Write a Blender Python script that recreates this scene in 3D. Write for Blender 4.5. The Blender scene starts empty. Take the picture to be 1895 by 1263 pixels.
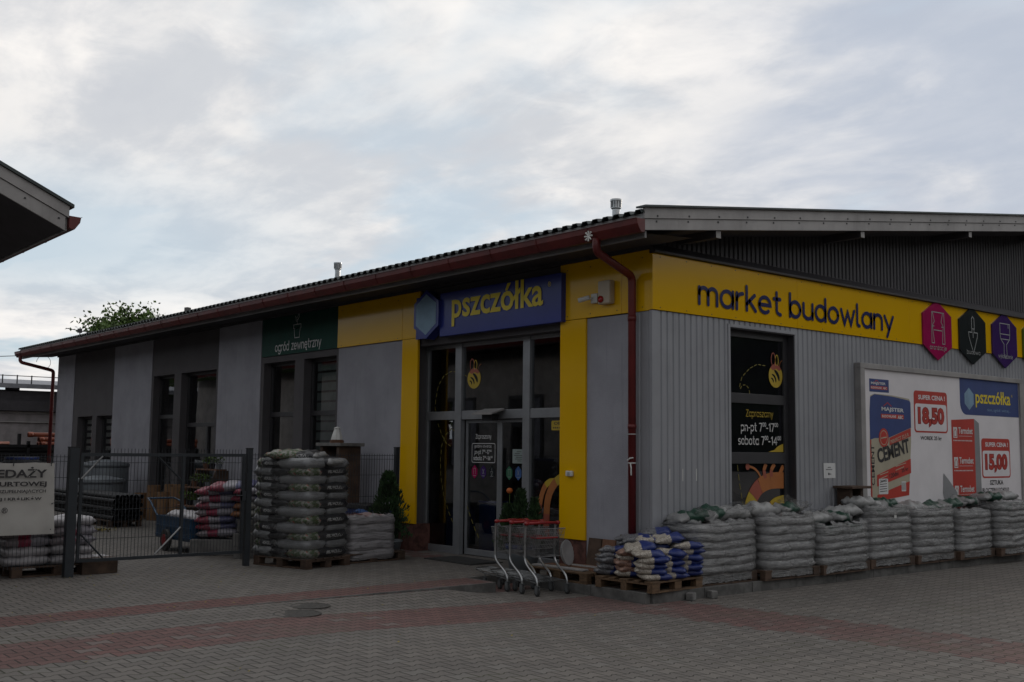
import bpy, bmesh, math, random
from mathutils import Matrix, Vector, Euler, noise as mnoise
sc = bpy.context.scene
COL = sc.collection
R = math.radians
random.seed(7)

# ------------------------------------------------------------------ camera
cd = bpy.data.cameras.new('camera'); cam = bpy.data.objects.new('camera', cd); COL.objects.link(cam)
yaw, pitch, roll = R(50.39036), R(5.70443), R(0.61318)
fw = Vector((-math.sin(yaw)*math.cos(pitch), math.cos(yaw)*math.cos(pitch), math.sin(pitch)))
rt = Vector((math.cos(yaw), math.sin(yaw), 0)); up = rt.cross(fw)
r2 = rt*math.cos(roll)+up*math.sin(roll); u2 = -rt*math.sin(roll)+up*math.cos(roll)
m4 = Matrix((r2, u2, -fw)).transposed().to_4x4(); m4.translation = (10.2757, -11.0278, 1.8)
cam.matrix_world = m4
cd.sensor_width = 36; cd.lens = 2003.333/1895*36; cd.clip_start = 0.1; cd.clip_end = 3000
sc.camera = cam

# ------------------------------------------------------------------ node helper
class NB:
    """tiny expression builder over a node tree"""
    def __init__(s, nt): s.nt = nt
    def new(s, t, **kw):
        n = s.nt.nodes.new(t)
        for k, v in kw.items(): setattr(n, k, v)
        return n
    def link(s, a, b): s.nt.links.new(a, b)
    def m(s, op, a, b=None, c=None, clamp=False):
        n = s.new('ShaderNodeMath', operation=op); n.use_clamp = clamp
        for i, v in enumerate((a, b, c)):
            if v is None: continue
            if hasattr(v, 'is_output'): s.link(v, n.inputs[i])
            else: n.inputs[i].default_value = v
        return n.outputs[0]
    def ramp(s, f, lo, hi, a=0.0, b=1.0, smooth=True):
        n = s.new('ShaderNodeMapRange'); n.interpolation_type = 'SMOOTHSTEP' if smooth else 'LINEAR'
        s.link(f, n.inputs[0])
        for i, v in zip((1, 2, 3, 4), (lo, hi, a, b)): n.inputs[i].default_value = v
        return n.outputs[0]
    def noise(s, vec, scale, detail=4, rough=.55, col=False, dist=0):
        n = s.new('ShaderNodeTexNoise'); n.inputs['Scale'].default_value = scale
        n.inputs['Detail'].default_value = detail; n.inputs['Roughness'].default_value = rough
        n.inputs['Distortion'].default_value = dist
        if vec is not None: s.link(vec, n.inputs['Vector'])
        return n.outputs['Color' if col else 'Fac']
    def mix(s, f, a, b, mode='MIX'):
        n = s.new('ShaderNodeMix', data_type='RGBA', blend_type=mode)
        for i, v in ((0, f), (6, a), (7, b)):
            if hasattr(v, 'is_output'): s.link(v, n.inputs[i])
            else: n.inputs[i].default_value = v if i == 0 else (*v[:3], 1)
        return n.outputs[2]
    def scale(s, vec, v):
        n = s.new('ShaderNodeVectorMath', operation='MULTIPLY'); s.link(vec, n.inputs[0]); n.inputs[1].default_value = v
        return n.outputs[0]
    def comb(s, x, y, z=0.0):
        n = s.new('ShaderNodeCombineXYZ')
        for i, v in enumerate((x, y, z)):
            if hasattr(v, 'is_output'): s.link(v, n.inputs[i])
            else: n.inputs[i].default_value = v
        return n.outputs[0]

# ------------------------------------------------------------------ world
SUN_EL, SUN_AZ = R(15), R(-9)          # azimuth measured from +Y towards +X
w = bpy.data.worlds.new('World'); sc.world = w; w.use_nodes = True
nt = w.node_tree; nt.nodes.clear(); b = NB(nt)
sky = b.new('ShaderNodeTexSky', sky_type='NISHITA'); sky.sun_disc = False
sky.sun_elevation = SUN_EL; sky.sun_rotation = SUN_AZ
bg1 = b.new('ShaderNodeBackground'); bg1.inputs[1].default_value = 0.10; b.link(sky.outputs[0], bg1.inputs[0])
tc = b.new('ShaderNodeTexCoord'); sep = b.new('ShaderNodeSeparateXYZ'); b.link(tc.outputs['Generated'], sep.inputs[0])
zz = b.m('MAXIMUM', sep.outputs[2], 0.0); den = b.m('ADD', zz, 0.16)
px = b.m('DIVIDE', sep.outputs[0], den); py = b.m('DIVIDE', sep.outputs[1], den)
pv = b.comb(px, py, 0.3)
n1 = b.noise(pv, 1.5, 8, .55, dist=.3); n2 = b.noise(b.scale(pv, (1, 1, 1)), 0.45, 3, .5); n3 = b.noise(pv, 5.0, 6, .6, dist=.5)
dens = b.m('ADD', b.m('ADD', b.m('MULTIPLY', n1, .55), b.m('MULTIPLY', n2, .35)), b.m('MULTIPLY', n3, .24))
# brightness of the cloud deck: bright towards the low sun, dull in the opposite half
sd = Vector((math.sin(SUN_AZ-R(14)), math.cos(SUN_AZ-R(14)), 0))
dt = b.m('ADD', b.m('MULTIPLY', sep.outputs[0], sd.x), b.m('MULTIPLY', sep.outputs[1], sd.y))
az = b.ramp(dt, -.50, .30, .68, 1.0)
shade = b.ramp(dens, .485, .63, 0, 1)
ccol = b.mix(shade, (1.0, .965, .93), (.645, .665, .70))
n5 = b.noise(b.comb(b.m('MULTIPLY', px, 1.0), b.m('MULTIPLY', py, 1.7), 2.0), 1.9, 8, .58, dist=.15); ccol = b.mix(b.ramp(n5, .42, .64, 0, .85), ccol, (.93, .905, .88)); ccol = b.mix(b.ramp(n5, .28, .44, .35, 0), ccol, (.56, .585, .64))
vd = b.new('ShaderNodeVectorMath', operation='DOT_PRODUCT'); b.link(tc.outputs['Generated'], vd.inputs[0]); vd.inputs[1].default_value = (-.452, .834, .315)
patch = b.m('MULTIPLY', b.ramp(vd.outputs['Value'], .965, .998), b.ramp(n1, .40, .56, .35, 1)); ccol = b.mix(b.m('MULTIPLY', patch, .75), ccol, (.47, .53, .64))
low = b.ramp(zz, .02, .30, 1, 0)
blueA = b.ramp(b.noise(b.scale(pv, (.8, 1.3, 1)), 1.1, 5, .55), .41, .54, 1, 0)
gap = b.m('MULTIPLY', b.m('MULTIPLY', blueA, b.ramp(zz, .04, .34, .9, .30)), 1.0, clamp=True)
# the clear band low in the west-north-west
left = b.ramp(b.m('SUBTRACT', b.m('MULTIPLY', sep.outputs[0], -1), sep.outputs[1]), .25, .75, 0, 1)
band = b.m('MULTIPLY', b.m('MULTIPLY', left, b.ramp(zz, .10, .17, 0, 1)), b.ramp(zz, .17, .27, 1, 0))
gap = b.m('MAXIMUM', gap, b.m('MULTIPLY', band, .75))
pale = b.mix(gap, ccol, (.55, .70, .83))
bg2 = b.new('ShaderNodeBackground'); b.link(pale, bg2.inputs[0]); b.link(az, bg2.inputs[1])
mx = b.new('ShaderNodeMixShader'); b.link(b.m('SUBTRACT', 1.0, b.m('MULTIPLY', gap, .30)), mx.inputs[0])
b.link(bg1.outputs[0], mx.inputs[1]); b.link(bg2.outputs[0], mx.inputs[2])
wo = b.new('ShaderNodeOutputWorld'); b.link(mx.outputs[0], wo.inputs[0])

ld = bpy.data.lights.new('sun', 'SUN'); ld.energy = 0.5; ld.angle = R(12); ld.color = (1, .9, .78)
sun = bpy.data.objects.new('sun', ld); COL.objects.link(sun)
sv = Vector((math.sin(SUN_AZ)*math.cos(SUN_EL), math.cos(SUN_AZ)*math.cos(SUN_EL), math.sin(SUN_EL)))
sun.rotation_euler = sv.to_track_quat('Z', 'Y').to_euler()
sc.view_settings.view_transform = 'Standard'; sc.view_settings.look = 'None'
sc.view_settings.gamma = 1; sc.view_settings.exposure = 0

# ------------------------------------------------------------------ materials
MATS = {}
def mat(name, col, rough=.6, metal=0, var=.18, vs=3.0, bump=0, bs=60, col2=None, spec=.5, stretch=None, coat=0, dirt=0):
    m = bpy.data.materials.new(name); m.use_nodes = True; nt = m.node_tree; b = NB(nt)
    bs_ = nt.nodes['Principled BSDF']; tc = b.new('ShaderNodeTexCoord'); v = tc.outputs['Object']
    if stretch: v = b.scale(v, stretch)
    n = b.noise(v, vs, 5, .6)
    c2 = col2 or tuple(c*(1-2*var) for c in col); c1 = col if col2 else tuple(min(1, c*(1+.5*var)) for c in col)
    c = b.mix(b.ramp(n, .35, .68), c1, c2)
    if dirt:
        g = b.noise(tc.outputs['Object'], 1.1, 6, .65)
        c = b.mix(b.m('MULTIPLY', b.ramp(g, .5, .75), dirt), c, (.05, .045, .04))
    b.link(c, bs_.inputs['Base Color'])
    bs_.inputs['Roughness'].default_value = rough; bs_.inputs['Metallic'].default_value = metal
    bs_.inputs['Specular IOR Level'].default_value = spec
    if coat: bs_.inputs['Coat Weight'].default_value = coat; bs_.inputs['Coat Roughness'].default_value = .04
    if bump:
        bn = b.new('ShaderNodeBump'); bn.inputs['Strength'].default_value = bump; bn.inputs['Distance'].default_value = .01
        b.link(b.noise(v, bs, 3, .6), bn.inputs['Height']); b.link(bn.outputs[0], bs_.inputs['Normal'])
    MATS[name] = m; return m
M = MATS
mat('plaster', (.315, .315, .355), .9, var=.07, vs=1.2, bump=.5, bs=90)
mat('dark_plaster', (.092, .086, .092), .9, var=.06, vs=1.5, bump=.4, bs=90)
mat('brick_plinth', (.13, .055, .045), .85, var=.25, vs=9, bump=.4, bs=30)
mat('yellow', (.74, .42, .003), .14, var=.02, vs=.6, spec=.5)
mat('navy', (.028, .042, .24), .25, var=.05, vs=2)
mat('navy_letter', (.014, .018, .10), .2, var=.03)
mat('yellow_letter', (.75, .58, .03), .4, var=.03)
mat('corrugated', (.32, .325, .35), .42, .25, var=.05, vs=.8, dirt=.12)
mat('dark_corrugated', (.045, .042, .048), .5, .2, var=.1, vs=2, dirt=.2)
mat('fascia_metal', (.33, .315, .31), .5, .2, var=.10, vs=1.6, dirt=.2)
mat('eave_grey', (.22, .21, .21), .55, .2, var=.10, vs=1.6)  # own grey of the trim strip below the gutter
mat('roof_sheet', (.045, .055, .055), .35, .3, var=.15, vs=2)
mat('roof_edge', (.30, .30, .30), .5, .2, var=.25, vs=5)
mat('soffit', (.045, .042, .048), .8, var=.1)
mat('gutter_red', (.11, .014, .013), .4, var=.15, vs=4)
mat('pipe_red', (.125, .010, .010), .45, var=.12, vs=3)
mat('frame_dark', (.035, .034, .038), .45, var=.08)
mat('frame_alu', (.30, .31, .33), .38, .5, var=.06)
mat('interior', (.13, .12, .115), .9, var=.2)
mat('blind', (.72, .72, .70), .7, var=.1)
mat('blind_green', (.26, .31, .30), .7, var=.1)
mat('white_plastic', (.62, .62, .60), .4, var=.05)
mat('beige_plastic', (.50, .42, .32), .45, var=.05)
mat('red_lens', (.35, .01, .01), .2, var=.05)
mat('white_print', (.62, .62, .62), .5, var=.03)
mat('grey_print', (.34, .35, .35), .5, var=.05)
mat('green_panel', (.004, .050, .034), .5, var=.08, spec=.10)
mat('magenta', (.33, .008, .085), .16, var=.05, spec=.3)
mat('anthracite', (.02, .023, .026), .16, var=.05, spec=.3)
mat('purple', (.05, .02, .12), .16, var=.05, spec=.3)
mat('olive', (.10, .14, .02), .16, var=.05, spec=.3)
mat('poster_white', (.70, .67, .69), .6, var=.03, vs=2)
mat('poster_blue', (.030, .055, .19), .5, var=.05)
mat('poster_red', (.45, .035, .022), .5, var=.05)
mat('poster_darkred', (.26, .006, .008), .5, var=.05)
mat('poster_cream', (.40, .36, .27), .6, var=.05)
mat('poster_grey', (.24, .24, .25), .6, var=.05)
mat('ink', (.022, .020, .022), .6, var=.03)
mat('paleblue', (.20, .32, .44), .5, var=.1)
mat('decal_yellow', (.46, .32, .025), .5, var=.05)
mat('decal_orange', (.38, .13, .035), .5, var=.05)
mat('decal_pink', (.32, .08, .05), .5, var=.05)
mat('decal_dash', (.24, .20, .04), .5, var=.05)
mat('decal_blue', (.03, .09, .26), .5, var=.05)
mat('decal_cyan', (.05, .24, .36), .5, var=.05)
mat('decal_green', (.02, .12, .06), .5, var=.05)
mat('gate_metal', (.035, .040, .047), .45, .4, var=.1)
mat('brace_metal', (.22, .22, .22), .4, .5, var=.2)
mat('chrome', (.50, .51, .52), .28, .9, var=.15, vs=8)
mat('dull_chrome', (.22, .225, .23), .35, .85, var=.25, vs=8)
mat('red_plastic', (.24, .008, .010), .35, var=.06)
mat('rubber', (.03, .03, .03), .7, var=.15)
mat('caster_grey', (.12, .125, .13), .6, var=.15)
mat('wood', (.13, .078, .042), .8, var=.25, vs=6, stretch=(1, 6, 6), bump=.3, bs=20)
mat('wood_dark', (.075, .045, .03), .8, var=.25, vs=5, bump=.3, bs=20)
mat('wood_red', (.16, .075, .042), .7, var=.2, vs=5)
mat('white_board', (.34, .33, .33), .6, var=.08)
mat('concrete', (.17, .165, .16), .9, var=.18, vs=6, bump=.3, bs=50)
mat('kerbstone', (.115, .112, .108), .92, var=.2, vs=5, bump=.3, bs=50)
mat('tank_grey', (.17, .19, .21), .5, var=.08)
mat('cardboard', (.23, .13, .065), .8, var=.15)
mat('orange_pipe', (.30, .075, .035), .45, var=.1)
mat('black_plastic', (.014, .014, .017), .75, var=.2)
mat('cart_blue', (.012, .055, .12), .45, var=.2)
mat('bin_blue', (.018, .035, .14), .4, var=.1)
mat('mesh_black', (.02, .02, .02), .9, var=.2)
mat('cast_iron', (.060, .055, .05), .7, .3, var=.2, vs=20, bump=.6, bs=40)
mat('leaf_yellow', (.22, .17, .03), .7, var=.3)
mat('leaf', (.085, .15, .025), .6, var=.35, vs=2.5)
mat('thuja', (.028, .065, .02), .7, var=.35, vs=6)
mat('bark', (.06, .045, .035), .9, var=.2)
mat('hillside', (.016, .024, .010), 1.0, var=.4, vs=.06, spec=0)
mat('soil', (.05, .035, .025), .9)
mat('orange_flower', (.5, .12, .02), .6)
mat('far_wall', (.25, .23, .235), .9, var=.1)
mat('far_roof', (.22, .225, .25), .6, .2, var=.1)
mat('banner_cloth', (.36, .345, .325), .7, var=.07, vs=1.5, dirt=.25)
mat('backing', (.11, .11, .13), .6, var=.06)
mat('neighbour_wall', (.26, .25, .25), .9, var=.1)  # own grey of the neighbouring building's walls

def glass(name, tint, base=.35):
    m = bpy.data.materials.new(name); m.use_nodes = True; nt = m.node_tree; nt.nodes.clear(); b = NB(nt)
    t = b.new('ShaderNodeBsdfTransparent'); t.inputs[0].default_value = (*tint, 1)
    g = b.new('ShaderNodeBsdfGlossy'); g.inputs['Roughness'].default_value = .01; g.inputs[0].default_value = (.9, .92, .95, 1)
    tc = b.new('ShaderNodeTexCoord'); bn = b.new('ShaderNodeBump'); bn.inputs['Strength'].default_value = .02; bn.inputs['Distance'].default_value = .05
    b.link(b.noise(tc.outputs['Object'], 1.2, 2, .5), bn.inputs['Height']); b.link(bn.outputs[0], g.inputs['Normal'])
    fr = b.new('ShaderNodeFresnel'); fr.inputs[0].default_value = 1.5; fx = b.m('ADD', b.m('MULTIPLY', fr.outputs[0], 2.0), .02, clamp=True)
    mx = b.new('ShaderNodeMixShader'); b.link(fx, mx.inputs[0]); b.link(t.outputs[0], mx.inputs[1]); b.link(g.outputs[0], mx.inputs[2])
    o = b.new('ShaderNodeOutputMaterial'); b.link(mx.outputs[0], o.inputs[0]); M[name] = m
glass('pane', (.74, .77, .77)); glass('pane_dark', (.38, .38, .42))

def film_mat(name, col, alpha, rough=.22):
    m = bpy.data.materials.new(name); m.use_nodes = True; nt = m.node_tree; nt.nodes.clear(); b = NB(nt)
    tc = b.new('ShaderNodeTexCoord'); v = b.scale(tc.outputs['Object'], (1, 1, 7))
    n = b.noise(v, 5.5, 6, .62, dist=.8); n2 = b.noise(b.scale(tc.outputs['Object'], (1, 1, 9)), 14, 3, .6)
    p = b.new('ShaderNodeBsdfPrincipled'); p.inputs['Roughness'].default_value = rough; p.inputs['Specular IOR Level'].default_value = 1.0; p.inputs['IOR'].default_value = 1.7
    b.link(b.mix(b.ramp(n, .35, .65), col, tuple(c*.22 for c in col)), p.inputs['Base Color'])
    bn = b.new('ShaderNodeBump'); bn.inputs['Strength'].default_value = 1.0; bn.inputs['Distance'].default_value = .020
    n4 = b.noise(b.scale(tc.outputs['Object'], (1, 1, 1.6)), 13, 4, .7, dist=2.2); b.link(b.m('ADD', b.m('ADD', n, b.m('MULTIPLY', n2, .25)), b.m('MULTIPLY', n4, .8)), bn.inputs['Height']); b.link(bn.outputs[0], p.inputs['Normal'])
    t = b.new('ShaderNodeBsdfTransparent')
    mx = b.new('ShaderNodeMixShader'); b.link(b.ramp(n, .3, .62, alpha-.22, min(1, alpha+.2)), mx.inputs[0])
    b.link(t.outputs[0], mx.inputs[1]); b.link(p.outputs[0], mx.inputs[2])
    o = b.new('ShaderNodeOutputMaterial'); b.link(mx.outputs[0], o.inputs[0]); M[name] = m
film_mat('film', (.36, .36, .365), .60, .09); film_mat('film_white', (.42, .40, .42), .78, .35); film_mat('film_clear', (.26, .26, .25), .12, .14)

def bag_mat(name, parts, rough=.35, pebble=False, axis=0, bump=.5):
    """parts: list of (upto, colour) along the length of the bag (Generated coordinate); printed fields"""
    m = bpy.data.materials.new(name); m.use_nodes = True; nt = m.node_tree; b = NB(nt); p = nt.nodes['Principled BSDF']
    tc = b.new('ShaderNodeTexCoord'); s = b.new('ShaderNodeSeparateXYZ'); b.link(tc.outputs['Generated'], s.inputs[0])
    oi = b.new('ShaderNodeObjectInfo')
    wob = b.m('MULTIPLY', b.m('SUBTRACT', b.noise(tc.outputs['Object'], 7, 2), .5), .12)
    u = b.m('ADD', s.outputs[axis], wob)
    c = None
    for upto, kind in reversed(parts):
        if isinstance(kind, tuple): cc = b.mix(b.noise(tc.outputs['Object'], 9, 4), kind, tuple(k*.7 for k in kind))
        elif kind == 'floral':
            k1 = b.noise(tc.outputs['Object'], 24, 3, .6, col=True); k = b.new('ShaderNodeSeparateColor'); b.link(k1, k.inputs[0])
            cc = b.mix(b.ramp(k.outputs[0], .47, .53), (.21, .21, .185), (.05, .08, .03))
            cc = b.mix(b.ramp(k.outputs[1], .60, .64), cc, (.28, .05, .04))
        elif kind == 'pebble' or kind == 'pebble_grey' or kind == 'pebble_pink':
            vo = b.new('ShaderNodeTexVoronoi'); vo.inputs['Scale'].default_value = 55; b.link(tc.outputs['Object'], vo.inputs['Vector'])
            base = {'pebble': ((.46, .42, .36), (.22, .19, .16)), 'pebble_grey': ((.17, .17, .18), (.07, .07, .08)), 'pebble_pink': ((.32, .19, .14), (.15, .08, .06))}[kind]
            cc = b.mix(b.ramp(vo.outputs['Distance'], .2, .8), base[0], base[1])
        elif kind == 'text':
            gx, gy, gzz = s.outputs[0], s.outputs[1], s.outputs[2]
            band = b.m('MULTIPLY', b.m('GREATER_THAN', gzz, .36), b.m('LESS_THAN', gzz, .62))
            lab = b.m('MULTIPLY', band, b.m('MULTIPLY', b.m('GREATER_THAN', gx, .47), b.m('LESS_THAN', gx, .82)))
            w2 = b.new('ShaderNodeTexWhiteNoise', noise_dimensions='2D'); b.link(b.comb(b.m('FLOOR', b.m('MULTIPLY', gx, 95)), b.m('FLOOR', b.m('MULTIPLY', gzz, 9))), w2.inputs['Vector'])
            cc = b.mix(b.m('MULTIPLY', lab, b.m('GREATER_THAN', w2.outputs['Value'], .42)), (.014, .014, .018), (.34, .34, .34))
        c = cc if c is None else b.mix(b.m('GREATER_THAN', u, upto), cc, c)
    b.link(c, p.inputs['Base Color']); p.inputs['Roughness'].default_value = rough
    bn = b.new('ShaderNodeBump'); bn.inputs['Strength'].default_value = bump; bn.inputs['Distance'].default_value = .02
    b.link(b.noise(tc.outputs['Object'], 18, 4, .6, dist=1), bn.inputs['Height']); b.link(bn.outputs[0], p.inputs['Normal'])
    M[name] = m
bag_mat('bag_grey', [(1, (.38, .375, .38))]); bag_mat('bag_greygreen', [(.25, (.27, .27, .27)), (.75, (.014, .060, .038)), (1, (.25, .25, .25))])
bag_mat('bag_pale', [(1, (.36, .36, .36))])
bag_mat('bag_soil', [(.32, 'floral'), (.95, 'text'), (1, (.17, .17, .18))]); bag_mat('bag_soil_end', [(1, (.22, .225, .235))])
bag_mat('bag_soil_dark', [(.3, (.02, .02, .024)), (.8, 'text'), (1, (.02, .02, .024))])
bag_mat('bag_soil_top', [(.62, 'floral'), (.9, 'text'), (1, (.3, .3, .3))])
bag_mat('bag_white', [(1, (.42, .40, .42))]); bag_mat('bag_pinkprint', [(.45, (.14, .05, .045)), (1, (.42, .30, .29))])
bag_mat('gravel_white', [(.52, 'pebble'), (1, (.015, .032, .17))], axis=0)
bag_mat('gravel_grey', [(.52, 'pebble_grey'), (1, (.013, .028, .15))], axis=0)
bag_mat('gravel_pink', [(.52, 'pebble_pink'), (1, (.015, .032, .17))], axis=0)
bag_mat('bag_pinkbag', [(.3, (.30, .26, .28)), (.55, (.28, .03, .07)), (1, (.30, .28, .32))])
bag_mat('bag_purple', [(.35, (.28, .05, .08)), (.6, (.32, .30, .34)), (1, (.11, .11, .22))])
bag_mat('bag_orange', [(.4, (.30, .13, .06)), (.6, (.34, .33, .30)), (1, (.08, .11, .03))])

# paving: interlocking double-T concrete blocks, red ones in strips
def paving():
    m = bpy.data.materials.new('paving'); m.use_nodes = True; nt = m.node_tree; b = NB(nt); p = nt.nodes['Principled BSDF']
    g = b.new('ShaderNodeNewGeometry'); s = b.new('ShaderNodeSeparateXYZ'); b.link(g.outputs['Position'], s.inputs[0])
    X, Y = s.outputs[0], s.outputs[1]
    L, H = .21, .165
    u = b.m('DIVIDE', Y, L); v = b.m('DIVIDE', X, H)
    fr = b.m('FRACT', u)
    T = b.m('MAXIMUM', b.m('MINIMUM', b.m('MULTIPLY', b.m('SUBTRACT', b.m('ABSOLUTE', b.m('SUBTRACT', fr, .5)), .25), 9.0), 1.0), -1.0)
    al = b.m('COSINE', b.m('MULTIPLY', v, math.pi))
    ve = b.m('ADD', v, b.m('MULTIPLY', b.m('MULTIPLY', T, al), .13))
    row = b.m('FLOOR', ve); fv = b.m('SUBTRACT', ve, row)
    par = b.m('FLOORED_MODULO', row, 2.0)
    uu = b.m('ADD', u, b.m('MULTIPLY', par, .5)); cell = b.m('FLOOR', uu); fu = b.m('SUBTRACT', uu, cell)
    dv = b.m('MULTIPLY', b.m('MINIMUM', fv, b.m('SUBTRACT', 1, fv)), H)
    du = b.m('MULTIPLY', b.m('MINIMUM', fu, b.m('SUBTRACT', 1, fu)), L)
    d = b.m('MINIMUM', dv, du)
    joint = b.ramp(d, .004, .012, 1, 0)
    wn = b.new('ShaderNodeTexWhiteNoise', noise_dimensions='2D'); b.link(b.comb(row, cell), wn.inputs['Vector'])
    rnd = wn.outputs['Value']
    pos = g.outputs['Position']
    big = b.noise(pos, .35, 5, .6); mid = b.noise(pos, 2.2, 5, .6); fine = b.noise(pos, 120, 2, .6)
    cx = b.m('MULTIPLY', b.m('ADD', row, .5), H); cy = b.m('MULTIPLY', b.m('ADD', b.m('SUBTRACT', cell, b.m('MULTIPLY', par, .5)), .5), L)
    def inside(val, lo, hi): return b.m('MULTIPLY', b.m('GREATER_THAN', val, lo), b.m('LESS_THAN', val, hi))
    s1 = b.m('MULTIPLY', inside(cx, -1.95, -1.36), b.m('LESS_THAN', cy, -.9))
    s2 = b.m('MULTIPLY', inside(cx, -.33, .84), b.m('LESS_THAN', cy, -.5))
    sk = b.m('SUBTRACT', cy, b.m('MULTIPLY', cx, .13))
    s3 = b.m('MULTIPLY', inside(sk, -1.52, -.33), b.m('GREATER_THAN', cx, .6))
    s4 = b.m('MULTIPLY', inside(cy, -.62, -.1), inside(cx, -6.6, -4.7))
    red = b.m('MAXIMUM', b.m('MAXIMUM', s1, s2), b.m('MAXIMUM', s3, s4))
    gl = b.mix(rnd, (.158, .142, .128), (.108, .097, .089)); rl = b.mix(rnd, (.150, .072, .066), (.105, .050, .046))
    c = b.mix(red, gl, rl)
    c = b.mix(b.m('MULTIPLY', b.m('GREATER_THAN', rnd, .93), .45), c, (.20, .19, .175)); c = b.mix(b.m('MULTIPLY', b.m('LESS_THAN', rnd, .06), .45), c, (.09, .083, .078))
    st = b.noise(b.scale(pos, (.5, 1.6, 1)), .9, 6, .65, dist=1.2); c = b.mix(b.ramp(st, .56, .74, 0, .55), c, (.07, .066, .062))
    ms = b.noise(pos, .7, 4, .6); moss = b.m('MULTIPLY', joint, b.ramp(ms, .52, .66))
    c = b.mix(b.m('MULTIPLY', red, b.m('MULTIPLY', s1, .5)), c, (.115, .040, .035))
    c = b.mix(b.ramp(big, .35, .7, 0, .35), c, (.10, .093, .088))
    c = b.mix(b.ramp(mid, .52, .78, 0, .38), c, (.085, .08, .075))
    c = b.mix(b.m('MULTIPLY', b.ramp(fine, .4, .7), .18), c, (.30, .28, .26))
    c = b.mix(b.m('MULTIPLY', joint, .85), c, (.024, .022, .019)); c = b.mix(b.m('MULTIPLY', moss, .5), c, (.06, .065, .02))
    b.link(c, p.inputs['Base Color']); p.inputs['Roughness'].default_value = .82
    p.inputs['Specular IOR Level'].default_value = .35
    bn = b.new('ShaderNodeBump'); bn.inputs['Strength'].default_value = .7; bn.inputs['Distance'].default_value = .006
    b.link(b.m('ADD', b.ramp(d, .0, .012), b.m('ADD', b.m('MULTIPLY', rnd, .35), b.m('MULTIPLY', fine, .2))), bn.inputs['Height'])
    b.link(bn.outputs[0], p.inputs['Normal']); M['paving'] = m
paving()

def splash(name):
    m = M[name]; b = NB(m.node_tree); p = m.node_tree.nodes['Principled BSDF']; src = p.inputs['Base Color'].links[0].from_socket
    g = b.new('ShaderNodeNewGeometry'); s = b.new('ShaderNodeSeparateXYZ'); b.link(g.outputs['Position'], s.inputs[0])
    n = b.noise(g.outputs['Position'], 6, 5, .65); dr = b.noise(b.scale(g.outputs['Position'], (6, 6, .35)), 1.6, 4, .6)
    lo = b.m('MULTIPLY', b.ramp(b.m('ADD', s.outputs[2], b.m('MULTIPLY', n, -.7)), -.25, .25, 1, 0), .45)
    st = b.ramp(dr, .56, .80, 0, .22)
    c = b.mix(b.m('MAXIMUM', lo, st), src, (.06, .055, .05)); b.link(c, p.inputs['Base Color'])
for q in ('plaster', 'dark_plaster', 'corrugated', 'fascia_metal'): splash(q)

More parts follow.
